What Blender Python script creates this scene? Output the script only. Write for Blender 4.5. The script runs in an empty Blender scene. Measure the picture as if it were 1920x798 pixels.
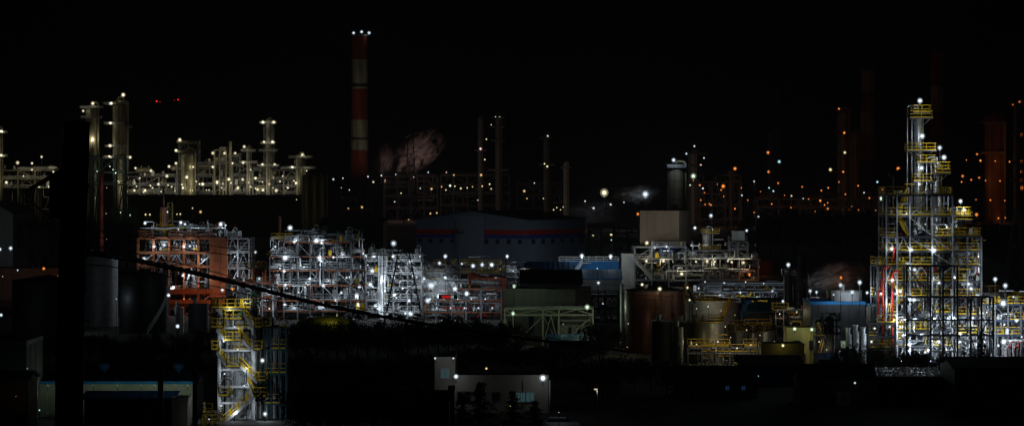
import bpy, math, random
from mathutils import Vector, Matrix
R = math.radians
random.seed(7)
sc = bpy.context.scene
col = sc.collection

# ------------------------------------------------------------------ camera
F = 5444.0      # focal length in photo pixels (1920 wide)
H = 28.0        # camera height above the plain, on a hillside
YH = 345.0      # horizon row in the photo
cam_d = bpy.data.cameras.new('camera')
cam_d.sensor_width = 36.0
cam_d.lens = 36.0 * F / 1920.0
cam_d.shift_y = -(399.0 - YH) / 1920.0
cam_d.clip_start = 0.5
cam_d.clip_end = 40000.0
cam = bpy.data.objects.new('camera', cam_d)
col.objects.link(cam)
cam.location = (0, 0, H)
cam.rotation_euler = (R(90), 0, 0)
sc.camera = cam

# ------------------------------------------------------------------ night sky, moon, exposure
world = bpy.data.worlds.new('World')
sc.world = world
world.use_nodes = True
wn = world.node_tree
bg = wn.nodes['Background']
sky = wn.nodes.new('ShaderNodeTexSky')
sky.sky_type = 'NISHITA'
sky.sun_disc = False
sky.sun_elevation = R(-4.0)
sky.sun_rotation = R(205)
wn.links.new(sky.outputs[0], bg.inputs[0])
bg.inputs[1].default_value = 0.03
moon_d = bpy.data.lights.new('sun', 'SUN')
moon_d.energy = 0.0012
moon_d.angle = R(0.5)
moon_d.color = (0.8, 0.88, 1.0)
moon = bpy.data.objects.new('sun', moon_d)
col.objects.link(moon)
moon.rotation_euler = (R(50), 0, R(-25))
sc.view_settings.view_transform = 'Standard'
sc.view_settings.look = 'None'
sc.view_settings.exposure = 0.0
sc.view_settings.gamma = 1.0
cy = sc.cycles
cy.use_denoising = True
cy.use_light_tree = True
cy.max_bounces = 4
cy.diffuse_bounces = 2
cy.glossy_bounces = 2
cy.transmission_bounces = 2
cy.transparent_max_bounces = 6
cy.volume_bounces = 1
cy.sample_clamp_indirect = 2.0
cy.sample_clamp_direct = 0.0
cy.caustics_reflective = False
cy.caustics_refractive = False
cy.filter_width = 1.3

# ------------------------------------------------------------------ helpers
def sp(D): return D / F                                # metres per photo pixel at distance D
def X(px, D): return (px - 960.0) * D / F
def Z(py, D): return H - (py - YH) * D / F
def ground_z(x, y):
    pr = [(-60, 30), (0, 26.2), (38, 23.2), (100, 17.5), (200, 8.5), (290, 1.6), (325, 0.0)]
    if y >= 325: return 0.0
    for (a, za), (b, zb) in zip(pr, pr[1:]):
        if y <= b: return za + (zb - za) * max(0, (y - a)) / (b - a)
    return 0.0
def ordn(i):
    s = 'th' if 10 <= i % 100 <= 20 else {1: 'st', 2: 'nd', 3: 'rd'}.get(i % 10, 'th')
    return '%d%s' % (i, s)

class MB:
    def __init__(s): s.v, s.f, s.sm = [], [], []
    def face(s, idx, smooth=False): s.f.append(idx); s.sm.append(smooth)
    def box(s, c, d, rz=0.0):
        b = len(s.v); ca, sa = math.cos(rz), math.sin(rz)
        for k in range(8):
            x = d[0] / 2 * (1 if k & 1 else -1); y = d[1] / 2 * (1 if k & 2 else -1); z = d[2] / 2 * (1 if k & 4 else -1)
            s.v.append((c[0] + x * ca - y * sa, c[1] + x * sa + y * ca, c[2] + z))
        for q in ((0, 2, 3, 1), (4, 5, 7, 6), (0, 1, 5, 4), (2, 6, 7, 3), (0, 4, 6, 2), (1, 3, 7, 5)):
            s.face([b + i for i in q])
        return s
    def bar(s, p, q, w, h=None):
        h = h or w
        p, q = Vector(p), Vector(q); d = (q - p)
        if d.length < 1e-6: return s
        d.normalize()
        up = Vector((0, 0, 1)) if abs(d.z) < 0.9 else Vector((0, 1, 0))
        a = d.cross(up).normalized(); u = a.cross(d)
        b = len(s.v)
        for e in (p, q):
            for i, j in ((-1, -1), (1, -1), (1, 1), (-1, 1)):
                s.v.append(tuple(e + a * (w / 2 * i) + u * (h / 2 * j)))
        for k in range(4): s.face([b + k, b + (k + 1) % 4, b + 4 + (k + 1) % 4, b + 4 + k])
        s.face([b + 3, b + 2, b + 1, b]); s.face([b + 4, b + 5, b + 6, b + 7])
        return s
    def tube(s, pts, r, n=8, r2=None):
        pts = [Vector(p) for p in pts]; m = len(pts); b = len(s.v)
        prev = None
        for i, p in enumerate(pts):
            t = (pts[min(i + 1, m - 1)] - pts[max(i - 1, 0)]).normalized()
            if prev is None:
                ref = Vector((0, 0, 1)) if abs(t.z) < 0.9 else Vector((1, 0, 0))
                a = t.cross(ref).normalized()
            else:
                a = (prev - t * prev.dot(t))
                a = a.normalized() if a.length > 1e-5 else t.orthogonal().normalized()
            prev = a; c = t.cross(a)
            rr = r if r2 is None else r + (r2 - r) * i / (m - 1)
            for k in range(n):
                an = 2 * math.pi * k / n
                s.v.append(tuple(p + (a * math.cos(an) + c * math.sin(an)) * rr))
        for i in range(m - 1):
            for k in range(n):
                s.face([b + i * n + k, b + i * n + (k + 1) % n, b + (i + 1) * n + (k + 1) % n, b + (i + 1) * n + k], True)
        s.face([b + k for k in reversed(range(n))]); s.face([b + (m - 1) * n + k for k in range(n)])
        return s
    def lathe(s, prof, n=24, c=(0, 0, 0), soft=False, axis='z'):
        def P(r, z, k):
            a = 2 * math.pi * k / n
            if axis == 'z': return (c[0] + r * math.cos(a), c[1] + r * math.sin(a), c[2] + z)
            if axis == 'x': return (c[0] + z, c[1] + r * math.cos(a), c[2] + r * math.sin(a))
            return (c[0] + r * math.sin(a), c[1] + z, c[2] + r * math.cos(a))
        if soft:
            b = len(s.v)
            for r, z in prof:
                for k in range(n): s.v.append(P(max(r, 1e-3), z, k))
            for i in range(len(prof) - 1):
                for k in range(n):
                    s.face([b + i * n + k, b + i * n + (k + 1) % n, b + (i + 1) * n + (k + 1) % n, b + (i + 1) * n + k], True)
            s.face([b + k for k in reversed(range(n))]); s.face([b + (len(prof) - 1) * n + k for k in range(n)])
        else:
            for (r0, z0), (r1, z1) in zip(prof, prof[1:]):
                b = len(s.v)
                for k in range(n): s.v.append(P(max(r0, 1e-3), z0, k))
                for k in range(n): s.v.append(P(max(r1, 1e-3), z1, k))
                for k in range(n): s.face([b + k, b + (k + 1) % n, b + n + (k + 1) % n, b + n + k], True)
        return s
    def dome(s, r, h, c, n=24, k=6):
        return s.lathe([(r * math.cos(math.pi / 2 * i / k), h * math.sin(math.pi / 2 * i / k)) for i in range(k + 1)], n, c, True)
    def mesh(s, name):
        me = bpy.data.meshes.new(name)
        me.from_pydata(s.v, [], s.f)
        me.polygons.foreach_set('use_smooth', s.sm)
        return me
    def build(s, name, mat, parent=None, loc=None):
        me = s.mesh(name); me.materials.append(mat)
        return put(name, me, parent, loc)

def put(name, data, parent=None, loc=None):
    o = bpy.data.objects.new(name, data)
    col.objects.link(o)
    if parent is not None: o.parent = parent
    if loc is not None: o.location = loc
    return o
LABELS = {}
def tag(o, label, cat, group=None):
    o['label'] = label; o['category'] = cat
    if group: o['group'] = group
    LABELS.setdefault(label, []).append(o.name)
    return o
def thing(name, label, cat, loc, rz=0.0, group=None):
    o = put(name, None, None, loc); o.rotation_euler = (0, 0, rz)
    o.empty_display_size = 0.5
    return tag(o, label, cat, group)
def copy_tree(o, parent=None):
    c = o.copy(); col.objects.link(c)
    if parent is not None: c.parent = parent
    for ch in list(o.children): copy_tree(ch, c)
    return c

# ------------------------------------------------------------------ materials
MATS = {}
def mat(name, c, rough=0.6, metal=0.0, var=0.25, scale=0.6, c2=None, bump=0.0, spec=0.3, streak=False):
    if name in MATS: return MATS[name]
    m = bpy.data.materials.new(name); m.use_nodes = True
    nt = m.node_tree; b = nt.nodes['Principled BSDF']
    b.inputs['Roughness'].default_value = rough
    b.inputs['Metallic'].default_value = metal
    b.inputs['Specular IOR Level'].default_value = spec
    tc = nt.nodes.new('ShaderNodeTexCoord')
    src = tc.outputs['Object']
    if streak:
        mp = nt.nodes.new('ShaderNodeMapping'); mp.inputs['Scale'].default_value = (1, 1, 0.12)
        nt.links.new(src, mp.inputs[0]); src = mp.outputs[0]
    nz = nt.nodes.new('ShaderNodeTexNoise'); nz.inputs['Scale'].default_value = scale
    nz.inputs['Detail'].default_value = 6.0; nz.inputs['Roughness'].default_value = 0.65
    nt.links.new(src, nz.inputs['Vector'])
    rp = nt.nodes.new('ShaderNodeValToRGB')
    d = c2 or tuple(x * (1 - var) for x in c)
    rp.color_ramp.elements[0].position = 0.34; rp.color_ramp.elements[0].color = (*d, 1)
    rp.color_ramp.elements[1].position = 0.62; rp.color_ramp.elements[1].color = (*c, 1)
    nt.links.new(nz.outputs['Fac'], rp.inputs[0]); nt.links.new(rp.outputs[0], b.inputs['Base Color'])
    if bump:
        bp = nt.nodes.new('ShaderNodeBump'); bp.inputs['Strength'].default_value = bump; bp.inputs['Distance'].default_value = 0.1
        nt.links.new(nz.outputs['Fac'], bp.inputs['Height']); nt.links.new(bp.outputs[0], b.inputs['Normal'])
    MATS[name] = m
    return m
def glow(name, c, strength):
    if name in MATS: return MATS[name]
    m = bpy.data.materials.new(name); m.use_nodes = True
    b = m.node_tree.nodes['Principled BSDF']
    b.inputs['Base Color'].default_value = (0, 0, 0, 1)
    b.inputs['Emission Color'].default_value = (*c, 1); b.inputs['Emission Strength'].default_value = strength
    m.cycles.emission_sampling = 'NONE'     # the lamp's own light does the lighting
    MATS[name] = m
    return m
def bulb_mat(name, c, strength):
    if name in MATS: return MATS[name]
    m = bpy.data.materials.new(name); m.use_nodes = True; nt = m.node_tree
    nt.nodes.remove(nt.nodes['Principled BSDF'])
    em = nt.nodes.new('ShaderNodeEmission'); em.inputs[0].default_value = (*c, 1); em.inputs[1].default_value = strength
    tr = nt.nodes.new('ShaderNodeBsdfTransparent'); ad = nt.nodes.new('ShaderNodeAddShader')   # clear glass bulb, light source inside
    nt.links.new(em.outputs[0], ad.inputs[0]); nt.links.new(tr.outputs[0], ad.inputs[1]); nt.links.new(ad.outputs[0], nt.nodes['Material Output'].inputs['Surface'])
    m.cycles.emission_sampling = 'NONE'
    MATS[name] = m
    return m
galv = mat('galvanised_steel', (0.46, 0.48, 0.5), 0.5, 0.35, 0.3, 1.2)
silver = mat('silver_cladding', (0.62, 0.63, 0.64), 0.38, 0.6, 0.22, 0.8)
whitep = mat('white_paint', (0.74, 0.75, 0.75), 0.5, 0, 0.2, 0.7, streak=True)
steel = mat('grey_steel', (0.2, 0.21, 0.23), 0.55, 0.2, 0.35, 0.9)
dsteel = mat('dark_steel', (0.06, 0.065, 0.075), 0.6, 0.1, 0.4, 0.9)
orange = mat('rust_orange_steel', (0.36, 0.12, 0.05), 0.65, 0, 0.45, 0.8)
redp = mat('red_paint', (0.5, 0.03, 0.02), 0.5, 0, 0.3, 1.0)
yellow = mat('yellow_paint', (0.72, 0.45, 0.02), 0.5, 0, 0.25, 1.0)
greenp = mat('green_paint', (0.03, 0.3, 0.1), 0.5, 0, 0.3, 1.0)
bluep = mat('blue_paint', (0.04, 0.16, 0.4), 0.5, 0, 0.3, 1.0)
teal = mat('teal_steel', (0.02, 0.1, 0.14), 0.55, 0, 0.3, 1.0)
rustm = mat('rusty_copper_shell', (0.2, 0.11, 0.075), 0.38, 0.45, 0.75, 0.9, streak=True)
stain = mat('stained_steel_shell', (0.3, 0.28, 0.25), 0.42, 0.5, 0.5, 0.6, streak=True)
black = mat('black_coat', (0.015, 0.016, 0.018), 0.6, 0, 0.3, 1.0)
cream = mat('cream_render', (0.55, 0.5, 0.4), 0.8, 0, 0.25, 0.5, streak=True)
beige = mat('beige_panel', (0.42, 0.32, 0.22), 0.75, 0, 0.2, 0.25, streak=True)
olive = mat('olive_wall', (0.25, 0.21, 0.06), 0.8, 0, 0.3, 0.5)
greyw = mat('grey_panel_wall', (0.27, 0.27, 0.25), 0.75, 0, 0.3, 0.3, streak=True)
bluegrey = mat('blue_grey_panel', (0.17, 0.21, 0.27), 0.6, 0, 0.2, 0.12, streak=True)
concrete = mat('concrete', (0.26, 0.25, 0.24), 0.85, 0, 0.35, 0.3)
roofd = mat('dark_roof', (0.05, 0.052, 0.058), 0.75, 0, 0.4, 0.3)
roofb = mat('blue_roof', (0.03, 0.13, 0.3), 0.55, 0, 0.35, 0.5)
roofbb = mat('bright_blue_sheet', (0.02, 0.17, 0.42), 0.75, 0, 0.3, 0.4)
pinkw = mat('red_brown_cladding', (0.3, 0.12, 0.09), 0.6, 0, 0.35, 0.3, streak=True)
glassm = mat('dark_glass', (0.03, 0.035, 0.04), 0.12, 0, 0.2, 1.0, spec=0.6)
bark = mat('bark', (0.07, 0.05, 0.035), 0.9, 0, 0.4, 2.0)
leaf = mat('leaf_green', (0.05, 0.085, 0.025), 0.6, 0, 0.5, 0.8)
leafd = mat('needle_green', (0.03, 0.055, 0.025), 0.7, 0, 0.5, 0.8)
chim_red = mat('chimney_red_paint', (0.3, 0.05, 0.025), 0.8, 0, 0.7, 0.12, streak=True)
chim_white = mat('chimney_white_paint', (0.45, 0.42, 0.36), 0.8, 0, 0.7, 0.12, streak=True)
warmcol = mat('warm_grey_vessel', (0.3, 0.28, 0.2), 0.45, 0.3, 0.55, 0.3, streak=True)
MIX = [galv, galv, silver, silver, whitep, steel, steel, dsteel]
MIXW = MIX + [warmcol, warmcol, galv]
COL = {'white': (0.78, 0.9, 1.0), 'warm': (1.0, 0.9, 0.6), 'amber': (1.0, 0.62, 0.25), 'orange': (1.0, 0.28, 0.05),
       'green': (0.75, 1.0, 0.72), 'red': (1.0, 0.03, 0.02), 'teal': (0.45, 0.9, 0.95), 'yellow': (1.0, 0.9, 0.45), 'pink': (1.0, 0.62, 0.55)}
# ------------------------------------------------------------------ shared unit meshes for lamps
_um = {}
def unit(kind, m):
    k = (kind, m.name)
    if k not in _um:
        b = MB()
        if kind == 'bulb': b.lathe([(math.sin(math.pi * i / 8), -math.cos(math.pi * i / 8)) for i in range(9)], 12, soft=True)
        if kind == 'hood': b.lathe([(0.3, -1.25), (0.34, -0.98), (0.26, -0.9), (0.01, -0.9)], 10)
        if kind == 'post': b.lathe([(0.001, -1), (1, -1), (0.8, 0), (0.001, 0)], 8)
        if kind == 'arm': b.bar((0, 0, 0), (0, 0, 1), 2, 2)
        me = b.mesh(kind); me.materials.append(m); _um[k] = me
    return _um[k]
LAMPS = []
GAIN = 1.0
def lamp(px, py, D, color='white', power=80, size=5.5, post=None, name='lamp', lit=True, gain=1.1, spot=None):
    s = sp(D); x, z = X(px, D), Z(py, D); jr = random.Random(int(px * 131 + py * 17)); rb = size * s / 2 * jr.uniform(.92, 1.35); gain = gain * jr.choice((.75, .9, 1.0, 1.25))
    post = z if post is None else min(post, z)
    root = put(name, None, None, (x, D, z - post)); root.empty_display_size = 0.3
    p = put('post', unit('post', dsteel), root, (0, 0, post - rb)); w = max(0.05, 0.4 * s); p.scale = (w, w, max(post, 0.3))
    h = put('socket', unit('hood', dsteel), root, (0, 0, post)); h.scale = (rb, rb, rb)
    g_ = put('halo_shell', unit('bulb', bulb_mat('halo_shell_' + color, COL[color], .09)), root, (0, 0, post)); g_.scale = (rb * 1.0, rb * 1.0, rb * 1.0)  # faint glowing shell added to give each lamp a soft halo
    b = put('bulb', unit('bulb', bulb_mat('bulb_%s_%d' % (color, gain * 100), COL[color], gain / 2)), root, (0, 0, post)); b.scale = (rb * .55, rb * .55, rb * .55)
    if lit and power > 0:
        ld = bpy.data.lights.new('lamp_light', 'SPOT' if spot else 'POINT')
        ld.energy = power * GAIN; ld.color = COL[color]; ld.shadow_soft_size = 0.0
        lo = put('lamp_light', ld, root, (0, 0, post))
        if spot:
            ld.spot_size = R(spot[1]); ld.spot_blend = 0.6
            d = Vector(spot[0]) - Vector((x, D, z)); lo.rotation_euler = d.to_track_quat('-Z', 'Y').to_euler()
    return root
def lamps(rows, phrase, D, color='white', power=80, size=5.5, post=2.5, name='floodlight', cat='lamp', group=None, word=None, order='x', lit=True):
    """rows: (px, py, overrides...) ; labels number them from the left or the top so each is told apart"""
    rows = sorted(rows, key=lambda r: (r[0], r[1]) if order == 'x' else (r[1], r[0]))
    for i, r in enumerate(rows):
        kw = dict(color=color, power=power, size=size, post=post, lit=lit); kw['D'] = D
        if len(r) > 2: kw.update(r[2])
        kw.setdefault('name', name)
        Dd = kw.pop('D')
        o = lamp(r[0], r[1], Dd, **kw)
        cw = word or {'white': 'cool white', 'warm': 'warm white', 'green': 'greenish white', 'yellow': 'yellowish', 'pink': 'pinkish'}.get(kw['color'], kw['color'])
        if len(rows) == 1: lab = '%s %s %s' % (cw, name.replace('_', ' '), phrase)
        else: lab = '%s %s %s, %s from %s' % (cw, name.replace('_', ' '), phrase, ordn(i + 1), 'left' if order == 'x' else 'top')
        tag(o, lab, cat, group or ('lamps ' + phrase))
        LAMPS.append(o)

# ------------------------------------------------------------------ steelwork
def rail_mb(mb, pts, h=1.1, t=0.07, step=1.6):
    for a, b in zip(pts, pts[1:]):
        a, b = Vector(a), Vector(b); L = (b - a).length
        if L < 0.05: continue
        for hh in (h, h * 0.52): mb.bar(a + Vector((0, 0, hh)), b + Vector((0, 0, hh)), t)
        mb.bar(a + Vector((0, 0, 0.1)), b + Vector((0, 0, 0.1)), t * 0.5, 0.18)
        n = max(1, round(L / step))
        for i in range(n + 1): mb.bar(a.lerp(b, i / n), a.lerp(b, i / n) + Vector((0, 0, h)), t)
    return mb
def flight(root, p, q, w, m_str, m_tread, m_rail, t=0.07, h=1.0):
    """stair flight from p (low) to q (high); width along y"""
    p, q = Vector(p), Vector(q)
    st = MB()
    for dy in (0, w): st.bar(p + Vector((0, dy, 0)), q + Vector((0, dy, 0)), 0.1, 0.32)
    fo = st.build('stair_flight', m_str, root)
    tr = MB(); n = max(3, int((q.z - p.z) / 0.22))
    for i in range(n):
        c = p.lerp(q, (i + 0.5) / n); tr.box((c.x, c.y + w / 2, c.z + 0.05), (0.28, w - 0.12, 0.05))
    tr.build('treads', m_tread, fo)
    rl = MB()
    for dy in (0, w): rail_mb(rl, [p + Vector((0, dy, 0.1)), q + Vector((0, dy, 0.1))], h, t, 1.2)
    rl.build('stair_railing', m_rail, fo)
    return fo
def elbow(pts, rad):
    pts = [Vector(p) for p in pts]; out = [pts[0]]
    for a, b, c in zip(pts, pts[1:], pts[2:]):
        u = (a - b); v = (c - b); r = min(rad, u.length * 0.45, v.length * 0.45)
        u.normalize(); v.normalize()
        for k in range(4):
            f = k / 3.0
            p1 = b + u * r * (1 - f); p2 = b + v * r * f
            out.append(p1.lerp(p2, f) if k not in (0, 3) else (b + u * r if k == 0 else b + v * r))
    out.append(pts[-1])
    return out
def pipe(root, pts, r, m, flange=True, n=7):
    o = MB().tube(elbow(pts, r * 3.2), r, n).build('pipe', m, root)
    return o
def pipe_fill(root, x0, x1, y0, y1, z0, z1, n, mats, r0, r1, rnd, vert=0.5, hl=(0.1, 0.45)):
    for i in range(n):
        r = rnd.uniform(r0, r1); m = rnd.choice(mats)
        y = rnd.uniform(y0, y1); x = rnd.uniform(x0, x1); k = rnd.random()
        if k < vert * 0.6:
            za = rnd.uniform(z0, z0 + (z1 - z0) * 0.75); zb = min(z1, rnd.uniform(za + (z1 - z0) * 0.12, za + (z1 - z0) * 0.45))
            xx = x + rnd.choice((-1, 1)) * rnd.uniform(1, 4) * (r * 5)
            xx = min(max(xx, x0), x1)
            pts = [(x, y, za), (x, y, zb), (xx, y, zb)]
            if rnd.random() < 0.5: pts.append((xx, y, zb - rnd.uniform(0.3, 0.6) * (zb - za)))
        elif k < vert:
            za = rnd.uniform(z0, z1 - (z1 - z0) * 0.25); zb = min(z1, rnd.uniform(za + (z1 - z0) * 0.1, za + (z1 - z0) * 0.5))
            pts = [(x, y, za), (x, y, zb)]
        else:
            L = rnd.uniform(*hl) * (x1 - x0); xa = rnd.uniform(x0, x1 - L); z = rnd.uniform(z0, z1)
            dz = rnd.choice((-1, 1)) * rnd.uniform(0.08, 0.3) * (z1 - z0)
            pts = [(xa, y, z), (xa + L, y, z)]
            if rnd.random() < 0.75: pts.append((xa + L, y, min(max(z + dz, z0), z1)))
            if rnd.random() < 0.4: pts.insert(0, (xa, y, min(max(z - dz, z0), z1)))
        pipe(root, pts, r, m)
FR = {}
def frame(name, label, xs, levels, D, depth, key, ny=2, mcol=steel, mbeam=None, mrail=yellow, mdeck=dsteel, mbrace=None,
          col_w=None, beam=None, brace=0.45, rails=True, decks=True, base=0.0, seed=1, tops=None, rail_ends=True, cat='steel frame', railp=.7):
    rnd = random.Random(seed); s = sp(D)
    xm = X((xs[0] + xs[-1]) / 2, D)
    root = thing(name, label, cat, (xm, D, base))
    lx = [X(p, D) - xm for p in xs]; zs = [Z(p, D) - base for p in levels]
    ys = [depth * i / ny for i in range(ny + 1)]
    mbeam = mbeam or mcol; mbrace = mbrace or mcol
    cw = col_w or max(0.22, 2.6 * s); bh = beam or max(0.25, 2.4 * s); bw = bh * 0.6
    rt = max(0.05, 1.05 * s)
    for i, x in enumerate(lx):
        ztop = zs[0] if tops is None else zs[tops[i]]
        for j, y in enumerate(ys):
            if 0 < j < ny and 0 < i < len(lx) - 1 and rnd.random() < 0.4: continue
            MB().bar((x, y, 0), (x, y, ztop - bh * 0.5), cw).build('column', mcol, root)
    for li, z in enumerate(zs):
        ok = [i for i in range(len(lx)) if tops is None or tops[i] <= li]
        if len(ok) < 2: continue
        for j in (0, ny):
            for a, b in zip(ok, ok[1:]):
                MB().bar((lx[a] + cw * .5, ys[j], z - bh / 2), (lx[b] - cw * .5, ys[j], z - bh / 2), bw, bh).build('beam', mbeam, root)
        for a in ok:
            MB().bar((lx[a], ys[0] + cw * .5, z - bh / 2), (lx[a], ys[-1] - cw * .5, z - bh / 2), bw, bh * 0.96).build('beam', mbeam, root)
        if decks:
            for a, b in zip(ok, ok[1:]):
                if rnd.random() < 0.85:
                    MB().box(((lx[a] + lx[b]) / 2, depth / 2, z + 0.06), (abs(lx[b] - lx[a]) - 0.06, depth - 0.1, 0.08)).build('deck', mdeck, root)
        if rails:
            for a, b in zip(ok, ok[1:]):
                if rnd.random() > railp: continue
                pts = [(lx[a], 0, z + 0.1), (lx[b], 0, z + 0.1)]
                if rail_ends and a == ok[0]: pts = [(lx[a], depth, z + 0.1)] + pts
                if rail_ends and b == ok[-1]: pts = pts + [(lx[b], depth, z + 0.1)]
                rail_mb(MB(), pts, 1.1, rt, 1.8).build('railing', mrail, root)
    zall = zs + [0]
    for li in range(len(zs)):
        ok = [i for i in range(len(lx)) if tops is None or tops[i] <= li]
        for a, b in zip(ok, ok[1:]):
            for y in (0, depth):
                if rnd.random() < brace:
                    zt, zb = zall[li] - bh, zall[li + 1]
                    k = rnd.random(); bwid = cw * 0.5
                    if k < 0.4: prs = [((lx[a], zb), (lx[b], zt))]
                    elif k < 0.8: prs = [((lx[b], zb), (lx[a], zt))]
                    else: xm2 = (lx[a] + lx[b]) / 2; prs = [((lx[a], zb), (xm2, zt)), ((lx[b], zb), (xm2, zt))]
                    for (xa, za), (xb, zb2) in prs:
                        MB().bar((xa, y, za), (xb, y, zb2), bwid).build('brace', mbrace, root)
    FR[key] = dict(root=root, lx=lx, zs=zs, depth=depth, D=D, xm=xm, base=base, s=s)
    return root
def fill(key, n, mats=MIX, r=(0.06, 0.2), seed=3, z=None, y=None, x=None, vert=0.5):
    f = FR[key]; rnd = random.Random(seed)
    pipe_fill(f['root'], *(x or (f['lx'][0], f['lx'][-1])), *(y or (0.3, f['depth'] * 0.9)), *(z or (0.5, f['zs'][0])), n, mats, r[0], r[1], rnd, vert)

def clutter(key, n, mats, seed=1, sz=(.3, .9), y=None):
    """small deck equipment bolted to the steel: cabinets, pumps, valves, trays"""
    f = FR[key]; rnd = random.Random(seed)
    for i in range(n):
        z = rnd.choice(f['zs']) + .1; x = rnd.uniform(f['lx'][0], f['lx'][-1]); yy = rnd.uniform(*(y or (0, 4))); q = rnd.uniform(*sz); m = rnd.choice(mats); k = rnd.random()
        if k < .35: MB().box((x, yy, z + q * .75), (q * .8, q * .5, q * 1.5)).build('cabinet', m, f['root'])
        elif k < .65: MB().lathe([(q * .12, 0), (q * .5, q * .15), (q * .5, q * .9), (q * .2, q * 1.2), (q * .2, q * 1.5), (.01, q * 1.5)], 10, (x, yy, z)).build('valve_body', m, f['root'])
        elif k < .85: MB().lathe([(.01, -q), (q * .38, -q), (q * .38, q * .5), (q * .2, q * .6), (q * .2, q), (.01, q)], 10, (x, yy, z + q * .5), False, 'x').build('pump', m, f['root'])
        else: MB().box((x, yy, z + rnd.uniform(1.4, 2.2)), (q * 4, .35, .14)).build('cable_tray', m, f['root'])

# ------------------------------------------------------------------ vessels, columns, tanks
def vessel(label, x, y, z, r, h, m, rail=False, group=None, name='upright_vessel', D=500):
    root = thing(name, label, 'vessel', (x, y, z), 0, group)
    leg = min(0.9, h * 0.2); n = 16
    b = MB(); k = r * 0.5
    b.lathe([(r, leg + k * .6), (r, h - k)], n); b.dome(r, k, (0, 0, h - k), n, 4)
    b.lathe([(r * 0.15, leg - 0.05), (r * 0.75, leg + k * .15), (r, leg + k * .6)], n, soft=True)
    b.build('shell', m, root)
    for a in range(4):
        an = math.pi / 4 + a * math.pi / 2
        MB().bar((r * .8 * math.cos(an), r * .8 * math.sin(an), 0), (r * .8 * math.cos(an), r * .8 * math.sin(an), leg + k), max(0.1, r * 0.18)).build('leg', steel, root)
    for q in (0.38, 0.72):
        MB().lathe([(r, q * h - 0.05), (r * 1.06, q * h - 0.05), (r * 1.06, q * h + 0.06), (r, q * h + 0.06)], n).build('band', galv, root)
    pr = max(0.07, r * 0.16)
    MB().tube(elbow([(0, 0, h - 0.05), (0, 0, h + r * 0.9), (r * 1.5, -r * .2, h + r * 0.9), (r * 1.5, -r * .2, h * 0.35)], pr * 3), pr, 7).build('outlet_pipe', m, root)
    return root
def drum(label, x, y, z, r, L, m, group=None, name='horizontal_drum', saddle=0.5):
    root = thing(name, label, 'drum', (x, y, z), 0, group)
    zc = saddle + r; b = MB(); k = r * 0.45
    prof = [(r * math.cos(math.pi / 2 * (1 - i / 4)), -L / 2 - k * math.sin(math.pi / 2 * (1 - i / 4))) for i in range(5)]
    prof += [(r * math.cos(math.pi / 2 * i / 4), L / 2 + k * math.sin(math.pi / 2 * i / 4)) for i in range(5)]
    b.lathe(prof, 16, (0, 0, zc), True, 'x').build('shell', m, root)
    for sx in (-0.3, 0.3):
        MB().box((sx * L, 0, zc / 2 - r * 0.25), (0.3, r * 1.5, zc - r * 0.5)).build('saddle', steel, root)
        MB().lathe([(r, -0.06), (r * 1.05, -0.06), (r * 1.05, 0.06), (r, 0.06)], 16, (sx * L, 0, zc), False, 'x').build('band', galv, root)
    for sx in (-0.15, 0.35):
        MB().lathe([(r * .16, r * .9), (r * .16, r * 1.35), (r * .28, r * 1.35), (r * .28, r * 1.5), (.01, r * 1.5)], 8, (sx * L, 0, zc)).build('nozzle', galv, root)
    return root
def platform(root, x0, x1, y0, y1, z, m_deck=steel, m_rail=yellow, t=0.07, gap=True):
    d = MB().box(((x0 + x1) / 2, (y0 + y1) / 2, z), (x1 - x0, y1 - y0, 0.14)).build('platform', m_deck, root)
    rail_mb(MB(), [(x0, y1, z + .07), (x0, y0, z + .07), (x1, y0, z + .07), (x1, y1, z + .07)] + ([] if gap else [(x0, y1, z + .07)]), 1.1, t, 1.5).build('railing', m_rail, d)
    for xx in (x0 * .8, x1 * .8):
        MB().bar((xx, y0 * .9, z - .07), (xx * 0.3, 0, z - 1.2), 0.1).build('bracket', m_deck, d)
    return d
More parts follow.
